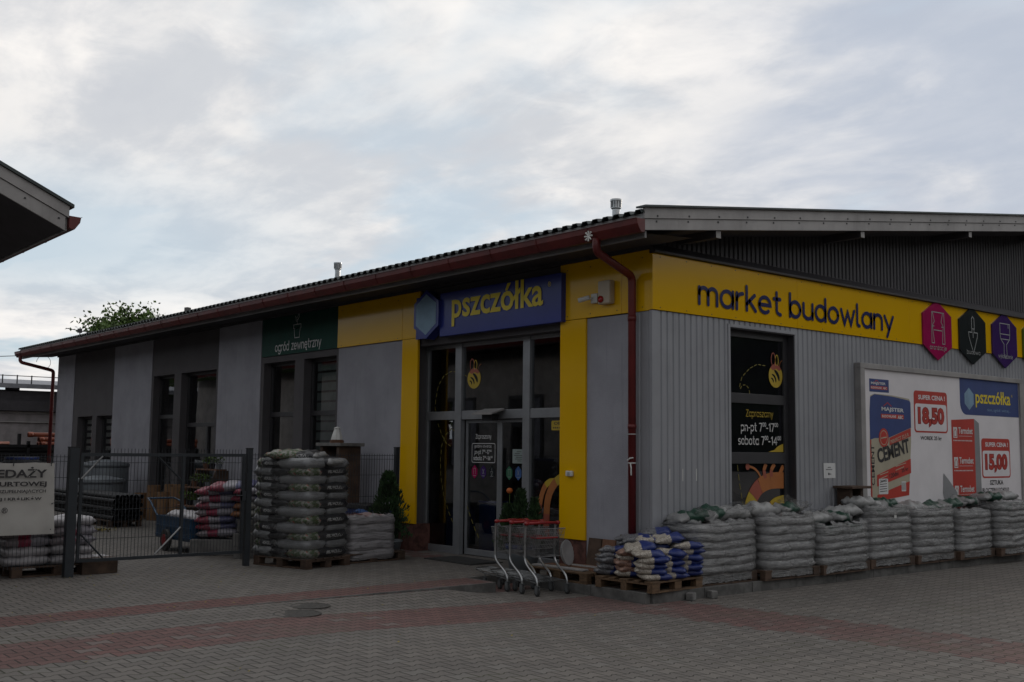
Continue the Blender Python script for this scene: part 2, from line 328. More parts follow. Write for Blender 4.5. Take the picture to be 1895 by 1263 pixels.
# ------------------------------------------------------------------ mesh helpers
WM = {}
def tag(o, label=None, cat=None, group=None, kind=None):
    for k, v in (('label', label), ('category', cat), ('group', group), ('kind', kind)):
        if v: o[k] = v
    return o
def thing(name, label, cat, loc=(0, 0, 0), rz=0, group=None):
    o = bpy.data.objects.new(name, None); COL.objects.link(o); o.location = loc; o.rotation_euler = (0, 0, rz)
    o.empty_display_size = .1; WM[o] = Matrix.Translation(loc) @ Matrix.Rotation(rz, 4, 'Z')
    return tag(o, label, cat, group)
class MB:
    def __init__(s): s.V = []; s.F = []; s.mi = []
    def add(s, V, F, m=0):
        o = len(s.V); s.V += [tuple(v) for v in V]; s.F += [tuple(i+o for i in f) for f in F]; s.mi += [m]*len(F); return s
    def box(s, x0, x1, y0, y1, z0, z1, m=0, mx=None):
        V = [(x, y, z) for x in (x0, x1) for y in (y0, y1) for z in (z0, z1)]
        if mx is not None: V = [mx @ Vector(v) for v in V]
        return s.add(V, [(0, 1, 3, 2), (4, 6, 7, 5), (0, 4, 5, 1), (2, 3, 7, 6), (0, 2, 6, 4), (1, 5, 7, 3)], m)
    def prism(s, pts, vec, m=0):
        n = len(pts); vec = Vector(vec); V = [Vector(p) for p in pts]+[Vector(p)+vec for p in pts]
        return s.add(V, [tuple(range(n))[::-1], tuple(range(n, 2*n))]+[(i, (i+1) % n, n+(i+1) % n, n+i) for i in range(n)], m)
    def tube(s, path, r, n=8, m=0, closed=False):
        P = [Vector(p) for p in path]; k = len(P); V = []; prev = None
        for i, p in enumerate(P):
            d = (P[(i+1) % k]-P[i-1]) if closed else (P[min(i+1, k-1)]-P[max(i-1, 0)])
            d.normalize()
            if prev is None:
                a = Vector((0, 0, 1)) if abs(d.z) < .9 else Vector((1, 0, 0)); a = d.cross(a).normalized()
            else:
                a = (prev-d*prev.dot(d)).normalized()
            prev = a; c = d.cross(a); rr = r[i] if isinstance(r, (list, tuple)) else r
            V += [p+(a*math.cos(t)+c*math.sin(t))*rr for t in (2*math.pi*j/n for j in range(n))]
        F = [(i*n+j, i*n+(j+1) % n, ((i+1) % k)*n+(j+1) % n, ((i+1) % k)*n+j) for i in range(k if closed else k-1) for j in range(n)]
        if not closed: F += [tuple(range(n))[::-1], tuple(range((k-1)*n, k*n))]
        return s.add(V, F, m)
    def lathe(s, prof, c=(0, 0, 0), n=24, m=0, mx=None):
        V = []; F = []; k = len(prof)
        for r, z in prof:
            for j in range(n):
                t = 2*math.pi*j/n; V.append(Vector((r*math.cos(t), r*math.sin(t), z)))
        if mx is not None: V = [mx @ v for v in V]
        V = [v+Vector(c) for v in V]
        for i in range(k-1):
            for j in range(n): F.append((i*n+j, i*n+(j+1) % n, (i+1)*n+(j+1) % n, (i+1)*n+j))
        F += [tuple(range(n))[::-1], tuple(range((k-1)*n, k*n))]
        return s.add(V, F, m)
    def build(s, name, mats, parent=None, smooth=False, world=False, bevel=0):
        me = bpy.data.meshes.new(name); V = s.V
        if world and parent is not None:
            inv = WM[parent].inverted(); V = [inv @ Vector(v) for v in V]
        me.from_pydata(V, [], s.F); me.validate(clean_customdata=False)
        if not isinstance(mats, (list, tuple)): mats = [mats]
        for q in mats: me.materials.append(M[q])
        if len(mats) > 1 and len(me.polygons) == len(s.mi): me.polygons.foreach_set('material_index', s.mi)
        if smooth: me.polygons.foreach_set('use_smooth', [True]*len(me.polygons))
        o = bpy.data.objects.new(name, me); COL.objects.link(o)
        if parent is not None: o.parent = parent; WM[o] = WM[parent]
        else: WM[o] = Matrix()
        if bevel:
            mod = o.modifiers.new('bevel', 'BEVEL'); mod.width = bevel; mod.segments = 2; mod.limit_method = 'ANGLE'
        return o
def copy_tree(o, parent=None):
    c = o.copy(); COL.objects.link(c); c.parent = parent
    WM[c] = WM.get(o, Matrix())
    for ch in list(o.children): copy_tree(ch, c)
    return c
def place(o, loc, rz=0):
    o.location = loc; o.rotation_euler = (0, 0, rz); WM[o] = Matrix.Translation(loc) @ Matrix.Rotation(rz, 4, 'Z'); return o

class Frame:
    """flat drawing surface: o origin, ux right, uy up, outward normal"""
    def __init__(s, o, ux, uy=(0, 0, 1)):
        s.o = Vector(o); s.ux = Vector(ux).normalized(); s.uy = Vector(uy).normalized(); s.n = s.ux.cross(s.uy)
    def p(s, u, v, d=0): return s.o+s.ux*u+s.uy*v+s.n*d
def fA(y): return Frame((0, y, 0), (1, 0, 0))
def fB(x): return Frame((x, 0, 0), (0, 1, 0))
def fill(mb, fr, pts, d, m=0, th=0):
    if th: mb.prism([fr.p(u, v, d-th) for u, v in pts], fr.n*th, m)
    else: mb.add([fr.p(u, v, d) for u, v in pts], [tuple(range(len(pts)))], m)
def rect(mb, fr, u0, v0, u1, v1, d, m=0, th=0, r=0):
    if r: 
        pts = []
        for cx, cy, a in ((u1-r, v0+r, -90), (u1-r, v1-r, 0), (u0+r, v1-r, 90), (u0+r, v0+r, 180)):
            pts += [(cx+r*math.cos(R(a+k*22.5)), cy+r*math.sin(R(a+k*22.5))) for k in range(5)]
    else: pts = [(u0, v0), (u1, v0), (u1, v1), (u0, v1)]
    fill(mb, fr, pts, d, m, th)
def stroke(mb, fr, pts, w, d, m=0, dash=None, cap=True, closed=False):
    """ribbon with mitred joints and round ends"""
    if closed: pts = list(pts)+[pts[0]]
    if dash:
        on, off = dash; segs = []; acc = 0; cur = [pts[0]]; draw = True
        for a, c in zip(pts, pts[1:]):
            a = Vector(a); c = Vector(c); L = (c-a).length; t = 0
            while t < L:
                left = (on if draw else off)-acc
                if t+left <= L:
                    t += left; q = a+(c-a)*(t/L); cur.append(tuple(q))
                    if draw: segs.append(cur)
                    cur = [tuple(q)]; draw = not draw; acc = 0
                else: acc += L-t; t = L; cur.append(tuple(c))
        for q in segs: stroke(mb, fr, q, w, d, m, cap=False)
        return
    P = [Vector(p) for p in pts]; P = [p for i, p in enumerate(P) if i == 0 or (p-P[i-1]).length > 1e-6]
    if len(P) < 2: return
    Lf = []; Rg = []
    for i in range(len(P)):
        d1 = (P[i]-P[i-1]).normalized() if i else None; d2 = (P[i+1]-P[i]).normalized() if i < len(P)-1 else None
        if closed and i == 0: d1 = (P[-1]-P[-2]).normalized()
        if closed and i == len(P)-1: d2 = (P[1]-P[0]).normalized()
        t = (d1 or d2)+(d2 or d1)
        if t.length < .3: t = d2 or d1
        t = t.normalized(); nn = Vector((-t.y, t.x)); k = 1/max(.45, abs(nn.dot(Vector((-(d1 or d2).y, (d1 or d2).x)))))
        Lf.append(P[i]+nn*w/2*k); Rg.append(P[i]-nn*w/2*k)
    V = [fr.p(p.x, p.y, d) for p in Lf]+[fr.p(p.x, p.y, d) for p in Rg]; n = len(P)
    mb.add(V, [(n+i, n+i+1, i+1, i) for i in range(n-1)], m)
    if cap and not closed:
        for j, (e, q) in enumerate(((P[0], P[1]), (P[-1], P[-2]))):
            a0 = math.atan2(e.y-q.y, e.x-q.x)
            pts2 = [(e.x+w/2*math.cos(a0+R(a)), e.y+w/2*math.sin(a0+R(a))) for a in range(-90, 91, 30)]
            fill(mb, fr, pts2, d, m)
def arc(cx, cy, rx, ry, a0, a1, n=14): return [(cx+rx*math.cos(R(a0+(a1-a0)*i/n)), cy+ry*math.sin(R(a0+(a1-a0)*i/n))) for i in range(n+1)]
EL = lambda: arc(.40, .5, .40, .5, 0, 360, 24)
GL = {
 'm': (1.16, [[(0, 0), (0, 1)], [(0, .6)]+arc(.29, .66, .29, .34, 180, 0)+[(.58, 0)], [(.58, .6)]+arc(.87, .66, .29, .34, 180, 0)+[(1.16, 0)]]),
 'a': (.80, [EL(), [(.80, 1), (.80, 0)]]), 'r': (.42, [[(0, 0), (0, 1)], arc(.42, .55, .42, .45, 180, 90)]),
 'k': (.62, [[(0, 0), (0, 1.5)], [(.0, .40), (.56, 1)], [(.19, .60), (.62, 0)]]),
 'e': (.80, [[(0, .5), (.8, .5)]+arc(.40, .5, .40, .5, 0, 310, 20)]),
 't': (.50, [[(.2, 1.42), (.2, .28)]+arc(.48, .28, .28, .28, 180, 270, 6), [(0, 1), (.46, 1)]]),
 'b': (.80, [[(0, 0), (0, 1.5)], EL()]), 'd': (.80, [EL(), [(.8, 0), (.8, 1.5)]]), 'o': (.80, [EL()]),
 'u': (.72, [[(0, 1)]+arc(.36, .38, .36, .38, 180, 360)+[(.72, 1)], [(.72, .4), (.72, 0)]]),
 'w': (1.14, [[(0, 1), (.29, 0), (.57, .85), (.85, 0), (1.14, 1)]]), 'l': (.2, [[(0, 1.5), (0, .2)]+arc(.2, .2, .2, .2, 180, 270, 5)]),
 'n': (.72, [[(0, 0), (0, 1)], [(0, .6)]+arc(.36, .62, .36, .38, 180, 0)+[(.72, 0)]]),
 'y': (.78, [[(0, 1), (.40, .08)], [(.78, 1), (.22, -.48)]]), 'p': (.80, [[(0, 1), (0, -.5)], EL()]),
 's': (.58, [arc(.30, .75, .27, .25, 40, 270, 10)+arc(.30, .25, .28, .25, 90, -140, 10)]),
 'z': (.62, [[(0, 1), (.62, 1), (0, 0), (.62, 0)]]), 'ż': (.62, [[(0, 1), (.62, 1), (0, 0), (.62, 0)], [(.31, 1.30), (.31, 1.34)]]), 'c': (.70, [arc(.40, .5, .40, .5, 50, 310, 18)]),
 'g': (.80, [EL(), [(.8, 1), (.8, -.15)]+arc(.42, -.15, .38, .35, 0, -150, 10)]), 'j': (.2, [[(.2, 1), (.2, -.3)]+arc(0, -.3, .2, .2, 0, -90, 5), [(.2, 1.4), (.2, 1.45)]]),
 'i': (.05, [[(0, 0), (0, 1)], [(0, 1.4), (0, 1.45)]]), 'ó': (.80, [EL(), [(.36, 1.22), (.52, 1.45)]]), 'ń': (.72, [[(0, 0), (0, 1)], [(0, .6)]+arc(.36, .62, .36, .38, 180, 0)+[(.72, 0)], [(.34, 1.22), (.50, 1.45)]]),
 'ę': (.80, [[(0, .5), (.8, .5)]+arc(.40, .5, .40, .5, 0, 310, 20)+[(.52, -.12), (.56, -.32), (.70, -.34)]]),
 'Z': (.82, [[(0, 1.4), (.82, 1.4), (0, 0), (.82, 0)]]), '7': (.7, [[(0, 1.4), (.7, 1.4), (.2, 0)]]), '1': (.35, [[(0, 1.15), (.3, 1.4), (.3, 0)]]),
 '4': (.8, [[(.6, 0), (.6, 1.4), (0, .42), (.8, .42)]]), '0': (.78, [arc(.39, .7, .39, .7, 0, 360, 24)]), '-': (.42, [[(.04, .55), (.40, .55)]]), ' ': (.35, []),
}
def swidth(t, sp=.30): return sum(GL[c][0]+sp for c in t)-sp
def stext(mb, fr, t, u, v, xh, w, d, m=0, sx=1.0, sp=.30, width=None, centre=False):
    if width: sx = width/(swidth(t, sp)*xh)
    if centre: u -= swidth(t, sp)*xh*sx/2
    for c in t:
        adv, st = GL[c]
        for q in st: stroke(mb, fr, [(u+x*xh*sx, v+y*xh) for x, y in q], w, d, m)
        u += (adv+sp)*xh*sx
_tc = {}
def ftext(mb, fr, t, u, v, d, m=0, width=None, h=None, bold=0.0, rot=0, shear=0, th=0):
    key = (t, bold, shear)
    if key not in _tc:
        cu = bpy.data.curves.new('txt', 'FONT'); cu.body = t; cu.size = 1; cu.offset = bold; cu.resolution_u = 3; cu.shear = shear
        ob = bpy.data.objects.new('txt', cu); COL.objects.link(ob); bpy.context.view_layer.update()
        me = bpy.data.meshes.new_from_object(ob.evaluated_get(bpy.context.evaluated_depsgraph_get()))
        _tc[key] = ([(x.co.x, x.co.y) for x in me.vertices], [tuple(p.vertices) for p in me.polygons])
        bpy.data.objects.remove(ob); bpy.data.curves.remove(cu); bpy.data.meshes.remove(me)
    V, F = _tc[key]
    if not V: return
    x0 = min(p[0] for p in V); x1 = max(p[0] for p in V); y0 = min(p[1] for p in V); y1 = max(p[1] for p in V)
    sy = (h/(y1-y0)) if h else 1; sx = (width/(x1-x0)) if width else sy
    if not h: sy = sx; y0 = 0
    c, s = math.cos(rot), math.sin(rot)
    W = [((x-x0)*sx, (y-y0)*sy) for x, y in V]
    mb.add([fr.p(u+x*c-y*s, v+x*s+y*c, d) for x, y in W], F, m)

def pillow(lx, ly, lz, seed, nx=13, ny=9, wr=.010, pw=3.2, sag=0):
    rnd = random.Random(seed); off = Vector((rnd.random()*50, rnd.random()*50, rnd.random()*50)); V = []; F = []; idx = {}
    for side in (1, -1):
        for i in range(nx+1):
            for j in range(ny+1):
                u = -1+2*i/nx; v = -1+2*j/ny
                edge = i in (0, nx) or j in (0, ny)
                if side == -1 and edge: idx[(side, i, j)] = idx[(1, i, j)]; continue
                pr = max(0, (1-abs(u)**pw)*(1-abs(v)**pw))**(.42 if pw < 7 else .30)
                x = u*lx/2*(1-.05*v*v); y = v*ly/2*(1-.07*u*u); z = side*pr*lz/2
                q = Vector((x*9, y*9, side*2))+off
                z += wr*mnoise.noise(q)*(1.4 if side > 0 else .6)*pr**.3+.35*wr*mnoise.noise(q*3)*pr**.3
                if edge: x += wr*.8*mnoise.noise(q*2); y += wr*.8*mnoise.noise(q*2+Vector((9, 0, 0))); z += wr*1.2*mnoise.noise(q*1.5)
                z -= sag*u*u*lz
                idx[(side, i, j)] = len(V); V.append((x, y, z+lz/2))
        for i in range(nx):
            for j in range(ny):
                f = (idx[(side, i, j)], idx[(side, i+1, j)], idx[(side, i+1, j+1)], idx[(side, i, j+1)])
                F.append(f if side > 0 else f[::-1])
    return V, F
def bagmesh(name, dims, seed, matn, **kw):
    V, F = pillow(*dims, seed, **kw); me = bpy.data.meshes.new(name); me.from_pydata(V, [], F); me.materials.append(M[matn])
    me.polygons.foreach_set('use_smooth', [True]*len(me.polygons)); return me
def setobj(name, me, parent=None, loc=(0, 0, 0), rot=(0, 0, 0)):
    o = bpy.data.objects.new(name, me); COL.objects.link(o); o.location = loc; o.rotation_euler = rot
    if parent is not None: o.parent = parent
    WM[o] = Matrix.Translation(loc) @ Euler(rot).to_matrix().to_4x4()
    return o
def struct(mb, name, mats, **kw): return tag(mb.build(name, mats, **kw), kind='structure')

# ================================================================== THE SETTING
def gz(x, y):
    """height of the lower pavement"""
    t = max(0, min(1, (y+6.2)/4.6)); t = t*t*(3-2*t)
    a = max(0, min(1, (x+1.36)/1.3)); c = max(0, min(1, (y+2.9)/1.2)); return -.13*t*max(.22+.78*a*a*(3-2*a), c*c*(3-2*c))
mb = MB()
xs = [-2.02, -1.7, -1.36, -1.2, -1.0, -.75, -.5, 0, .7, 1.5, 3, 6, 12, 30, 90, 300]; ys = [-300, -90, -30, -12, -8]+[-6.4+.3*i for i in range(15)]+[-1.95, -1.69, -1.4, -1.0, 0, 3, 10, 30, 100, 300]
for i in range(len(xs)-1):
    for j in range(len(ys)-1):
        if xs[i] < -1.37 and ys[j+1] < -1.7: continue
        q = [(xs[i], ys[j]), (xs[i+1], ys[j]), (xs[i+1], ys[j+1]), (xs[i], ys[j+1])]
        mb.add([(x, y, gz(x, y)) for x, y in q], [(0, 1, 2, 3)])
struct(mb, 'ground', 'paving')
mb = MB()      # upper pavement in front of the entrance and in the yard, with its small step down
mb.add([(-300, -300, 0), (-1.36, -300, 0), (-1.36, -1.66, 0), (-300, -1.66, 0)], [(0, 1, 2, 3)]); mb.add([(-300, -1.66, 0), (-2.0, -1.66, 0), (-2.0, 300, 0), (-300, 300, 0)], [(0, 1, 2, 3)])
mb.add([(-2.0, -.74, 0), (.60, -.74, 0), (.60, 60, 0), (-2.0, 60, 0)], [(0, 1, 2, 3)])
struct(mb, 'pavement', 'paving')
mb = MB(); rr = random.Random(3)
x = .66
while x > -2.0:
    x2 = max(x-1.0, -2.02); mb.box(x2+.004, x-.004, -.84+rr.uniform(-.004, .004), -.742, -.3, .005+rr.uniform(-.003, .003)); x = x2
y = -.736
while y < 26:
    mb.box(.603, .69+rr.uniform(-.004, .004), y+.004, y+.996, -.3, .005+rr.uniform(-.003, .003)); y += 1
y = -7.6
while y < -1.7:
    y2 = min(y+1.0, -1.652); mb.box(-1.362, -1.335, y+.003, y2-.003, -.3, .003); y += 1.0
mb.box(-2.03, -1.365, -1.662, -1.64, -.3, .002); mb.box(-2.03, -1.99, -1.638, -.845, -.3, .003)
struct(mb, 'kerb', 'kerbstone', bevel=.006)
# hills behind the photographer and beyond the neighbouring roofs
mb = MB(); n = 170; V = []; F = []
for i in range(n+1):
    a = R(96+(362-96)*i/n); fade = min(1, i/10, (n-i)/8)
    dirx, diry = -math.sin(a), math.cos(a)
    hh = (21+10*max(0, min(1, (i-100)/15))+3*mnoise.noise(Vector((i*.11, 3, 0)))+2.2*mnoise.noise(Vector((i*.7, 0, 5)))+1.1*mnoise.noise(Vector((i*2.1, 0, 5))))*fade
    for k, (d, f) in enumerate(((95, 0), (118, .55), (150, 1), (210, .9), (300, 0))):
        V.append((dirx*d, diry*d, hh*f+(.8*mnoise.noise(Vector((i*.9, k*3, 1))) if 0 < f else -.5)))
for i in range(n):
    for k in range(4): F.append((i*5+k, (i+1)*5+k, (i+1)*5+k+1, i*5+k+1))
mb.add(V, F); struct(mb, 'hill', 'hillside', smooth=True)

# ================================================================== THE SHOP
shop = thing('shop_building', 'long grey rendered shop with yellow fascia bands, red gutter and corrugated gable wall', 'building', (-.02, .02, 0))
def P(mb, name, mats, parent=shop, **kw): return mb.build(name, mats, parent, world=True, **kw)
WT = .30
ZW = 4.66
# light render
for x0, x1, z0, z1 in ((-26.15, -24.48, 0, ZW), (-21.0, -18.15, 0, ZW), (-14.01, -11.81, 0, ZW), (-8.45, -6.15, 0, 3.76)):
    mb = MB(); mb.box(x0, x1, 0, WT, z0, z1); P(mb, 'rendered_wall', 'plaster')
mb = MB(); mb.box(-1.30, -.36, 0, WT, .06, 3.735); P(mb, 'rendered_wall', 'plaster')
mb = MB(); mb.box(-8.45, 0, .06, WT, 3.765, ZW); P(mb, 'lintel_wall', 'dark_plaster'); mb = MB(); mb.box(-26.15, -25.9, WT, 28, 0, 4.9); mb.box(-25.9, -.02, 27.7, 28, 0, 4.9); P(mb, 'rear_wall', 'dark_plaster')
# dark bays with their window openings
def bay(x0, x1, wins, top=ZW):
    mb = MB(); xs = [x0]+[q for w in wins for q in w[:2]]+[x1]
    for a, c in zip(xs[::2], xs[1::2]):
        if c-a > .005: mb.box(a, c, .015, WT+.02, 0, max(w[3] for w in wins))
    zt = max(w[3] for w in wins); mb.box(x0, x1, .015, WT+.02, zt, top)
    for a, c, z0, z1 in wins:
        if z0 > .02: mb.box(a, c, .03, WT, 0, z0)
    P(mb, 'dark_bay', 'dark_plaster')
bay(-24.48, -21.0, [(-24.04, -22.72, .75, 2.65), (-22.34, -21.05, .75, 2.65)])
bay(-18.15, -14.01, [(-18.04, -16.66, .55, 3.63), (-16.22, -14.14, .02, 3.63)])
bay(-11.81, -8.45, [(-11.68, -10.27, .8, 3.63), (-9.87, -8.55, .8, 3.63)])
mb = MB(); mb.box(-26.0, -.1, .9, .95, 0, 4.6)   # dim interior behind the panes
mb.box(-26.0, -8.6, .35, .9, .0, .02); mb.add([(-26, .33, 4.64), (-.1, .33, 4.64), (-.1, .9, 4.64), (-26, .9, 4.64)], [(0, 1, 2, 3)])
def window(x0, x1, z0, z1, cross=None, mull=None, blind=None, yv=.22):
    mb = MB(); f = .07; y0, y1 = yv-.03, yv+.04
    mb.box(x0, x1, y0, y1, z1-f, z1); mb.box(x0, x1, y0, y1, z0, z0+f)
    mb.box(x0, x0+f, y0+.001, y1, z0+f, z1-f); mb.box(x1-f, x1, y0+.001, y1, z0+f, z1-f)
    if cross: mb.box(x0+f, x1-f, y0-.004, y1, cross-.05, cross+.05)
    if mull: mb.box(mull-.05, mull+.05, y0-.006, y1, z0+f, (cross or z1)-.05)
    wf = P(mb, 'window', 'frame_dark', bevel=.004)
    mb = MB(); mb.add([(x0+f, yv+.01, z0+f), (x1-f, yv+.01, z0+f), (x1-f, yv+.01, z1-f), (x0+f, yv+.01, z1-f)], [(0, 1, 2, 3)]); P(mb, 'pane', 'pane', wf)
    if blind:
        mb = MB(); z = z1-f-.02
        while z > z0+.1:
            mb.box(x0+f+.02, x1-f-.02, yv+.07, yv+.075, z-blind[0], z); z -= blind[0]+blind[1]
        P(mb, 'blind', blind[2], wf)
    return wf
window(-24.04, -22.72, .75, 2.65, blind=(.12, .08, 'blind')); window(-22.34, -21.05, .75, 2.65, blind=(.12, .08, 'blind'))
window(-18.04, -16.66, .55, 3.63, cross=2.55, blind=(.02, .10, 'interior')); window(-16.22, -14.14, .03, 3.63, cross=2.32, mull=-14.95)
window(-11.68, -10.27, .8, 3.63, cross=2.5); window(-9.87, -8.55, .8, 3.63, cross=2.5, blind=(.16, .045, 'blind_green'))
# lean interior room behind the entrance
mb.__init__()
mb.box(-5.9, -1.5, 4.6, 4.7, -.02, 4.2); mb.box(-6.0, -5.9, .4, 4.7, -.02, 4.2); mb.box(-1.5, -1.4, .4, 4.7, -.02, 4.2)
mb.add([(-5.9, .4, .012), (-1.5, .4, .012), (-1.5, 4.6, .012), (-5.9, 4.6, .012)], [(0, 1, 2, 3)]); mb.add([(-5.9, .4, 4.1), (-1.5, .4, 4.1), (-1.5, 4.6, 4.1), (-5.9, 4.6, 4.1)], [(0, 1, 2, 3)])
mb.box(-26.0, -6.1, 1.9, 1.95, 0, 4.5); mb.box(-26, -6.1, .36, 1.9, -.01, .015)
P(mb, 'interior_lining', 'interior')
# plinths
mb = MB(); mb.box(-6.24, -5.65, -.015, WT, 0, .468); P(mb, 'plinth', 'brick_plinth')
mb = MB(); mb.box(-1.88, -.36, -.012, WT, 0, .058); mb.box(-1.88, -1.305, -.010, .26, .06, .488); P(mb, 'plinth', 'brick_plinth')
mb = MB(); mb.box(-25.9, -21, -.01, .01, 0, .25); P(mb, 'plinth', 'dark_plaster')
# yellow panels
def ypanel(x0, x1, z0, z1): mb = MB(); mb.box(x0, x1, -.035, .012, z0, z1); return P(mb, 'yellow_panel', 'yellow', bevel=.004)
ypanel(-8.455, -6.16, 3.765, 4.60); ypanel(-6.155, -5.60, 3.765, 4.60)
ypanel(-6.15, -5.65, .47, 3.760); ypanel(-1.86, -1.302, .49, 3.738); ypanel(-1.86, -.56, 3.745, 4.60); ypanel(-.555, -.02, 3.745, 4.60)
mb = MB(); mb.box(-26.15, -.0, -.05, .02, 4.605, 4.70); mb.box(-8.46, -.0, -.056, 0, 4.602, 4.615); P(mb, 'top_trim', 'soffit')
# entrance recess
mb = MB(); mb.box(-5.95, -5.80, .01, .42, 0, 3.75); mb.box(-1.86, -1.60, .013, .42, 0, 3.735); mb.box(-5.80, -1.86, .055, .42, 3.62, 3.762); P(mb, 'entrance_reveal', 'dark_plaster')
E0, Y0 = (-5.80, -1.86), .30
mb = MB(); yf = (.27, .34)
X = lambda a, c, z0, z1, dy=0: mb.box(a, c, yf[0]-dy, yf[1], z0, z1)
X(-5.80, -5.74, 0, 3.62); X(-4.90, -4.72, 0, 3.62, .02); X(-3.07, -2.90, 0, 3.62, .02); X(-1.90, -1.84, 0, 3.62)
for a, c in ((-5.74, -4.90), (-4.72, -3.07), (-2.90, -1.90)):
    X(a, c, 3.56, 3.62); X(a, c, 2.30, 2.45, .004)
for a, c in ((-5.74, -4.90), (-2.90, -1.90)): X(a, c, 0, .12)
ent = P(mb, 'entrance_frame', 'frame_alu', bevel=.004)
for a, c, z0, z1 in ((-5.74, -4.9, 2.45, 3.56), (-5.74, -4.9, .12, 2.3), (-4.72, -3.07, 2.45, 3.56), (-2.9, -1.9, 2.45, 3.56), (-2.9, -1.9, .12, 2.3)):
    mb = MB(); mb.add([(a, .305, z0), (c, .305, z0), (c, .305, z1), (a, .305, z1)], [(0, 1, 2, 3)]); P(mb, 'pane', 'pane', ent)
doors = []
for a, c in ((-4.70, -3.83), (-3.71, -2.93)):
    a2, c2 = a, c
    if a < -4: c2 = -3.772
    else: a2 = -3.768
    mb = MB(); mb.box(a2, a2+.06, .35, .38, .01, 2.29); mb.box(c2-.06, c2, .35, .38, .01, 2.29); mb.box(a2+.06, c2-.06, .35, .38, 2.24, 2.29); mb.box(a2+.06, c2-.06, .35, .38, .01, .11)
    dr = P(mb, 'sliding_door', 'frame_alu', bevel=.003); doors.append(dr)
    mb = MB(); mb.add([(a2+.06, .365, .11), (c2-.06, .365, .11), (c2-.06, .365, 2.24), (a2+.06, .365, 2.24)], [(0, 1, 2, 3)]); P(mb, 'pane', 'pane', dr)
# door opener cap
mb = MB(); mb.prism([(-4.05, .25, 2.44), (-4.05, -.02, 2.36), (-4.05, -.02, 2.385), (-4.05, .25, 2.47)], (.52, 0, 0)); so = P(mb, 'door_sensor', 'fascia_metal')
mb = MB(); mb.box(-3.93, -3.66, .09, .24, 2.27, 2.37); P(mb, 'sensor_eye', 'black_plastic', so, bevel=.01)

# gable side: corrugated sheet with its window opening
def corr(u0, u1, f, z0, z1, per=.125, dep=.018, groove=.03, zf=None, mb=None):
    """trapezoid sheet; f(u, off)->(x,y); zf(u)->(z0,z1) optional"""
    mb = mb or MB(); pts = []; u = u0
    while u < u1-1e-6:
        for du, o in ((0, dep), (per-groove-.016, dep), (per-groove, 0), (per-.016+.004, 0)):
            if u+du < u1: pts.append((u+du, o))
        u += per
    pts.append((u1, pts[-1][1])); V = []; n = len(pts)
    for k in (0, 1):
        for u, o in pts:
            zz_ = zf(u)[k] if zf else (z0, z1)[k]
            x, y = f(u, o); V.append((x, y, zz_))
    mb.add(V, [(i, i+1, n+i+1, n+i) for i in range(n-1)]); return mb
fBx = lambda u, o: (.0+o, u)
YE = 26.0
mb = corr(0.06, 1.66, fBx, .02, 3.75); corr(1.66, 3.24, fBx, 3.645, 3.75, mb=mb); corr(3.24, YE, fBx, .02, 3.75, mb=mb)
mb.box(-.3, -.004, .02, 1.66, 0, 3.75); mb.box(-.3, -.004, 3.24, YE, 0, 3.75); mb.box(-.3, -.004, 1.66, 3.24, 3.64, 3.75); corr(1.66, 3.24, fBx, .02, .58, mb=mb); mb.box(-.3, -.004, 1.66, 3.24, 0, .575)
P(mb, 'corrugated_wall', 'corrugated')
mb = corr(-.36, -.02, lambda u, o: (u, -o), .06, 3.74, per=.17); mb.box(-.36, -.03, .004, .3, 0, 3.74); P(mb, 'corrugated_wall', 'corrugated')
mb = MB(); mb.box(-.03, .024, -.026, .06, .02, 3.745); P(mb, 'corner_trim', 'corrugated')
# window in the corrugated wall: trim, deep reveal, three panes
mb = MB(); mb.box(.019, .030, 1.61, 1.66, .5, 3.69); mb.box(.019, .030, 3.24, 3.285, .5, 3.69); mb.box(.019, .032, 1.66, 3.24, 3.645, 3.69)
tr = P(mb, 'window_trim', 'corrugated')
mb = MB(); mb.box(-.32, .016, 3.225, 3.239, .6, 3.64); mb.box(-.32, .016, 1.661, 1.672, .6, 3.64); mb.box(-.32, .016, 1.672, 3.225, 3.628, 3.64); mb.box(-.32, .012, 1.672, 3.225, .58, .6); P(mb, 'window_reveal', 'dark_corrugated', tr)
XG = -.13
mb = MB(); f0, f1 = XG-.04, XG+.03
for y0, y1, z0, z1 in ((1.672, 1.74, .6, 3.628), (3.12, 3.225, .6, 3.628), (1.74, 3.12, 3.53, 3.628), (1.74, 3.12, .6, .68), (1.74, 3.12, 2.53, 2.68), (1.74, 3.12, 1.62, 1.79)): mb.box(f0, f1, y0, y1, z0, z1)
bw = P(mb, 'window', 'frame_dark', bevel=.003)
for z0, z1 in ((.68, 1.62), (1.79, 2.53), (2.68, 3.53)):
    mb = MB(); mb.add([(XG, 1.74, z0), (XG, 3.12, z0), (XG, 3.12, z1), (XG, 1.74, z1)], [(0, 1, 2, 3)]); P(mb, 'pane', 'pane_dark', bw)
mb = MB(); mb.box(XG-.035, XG-.02, 1.73, 3.13, .66, 3.55); P(mb, 'window_backing', 'backing', bw)
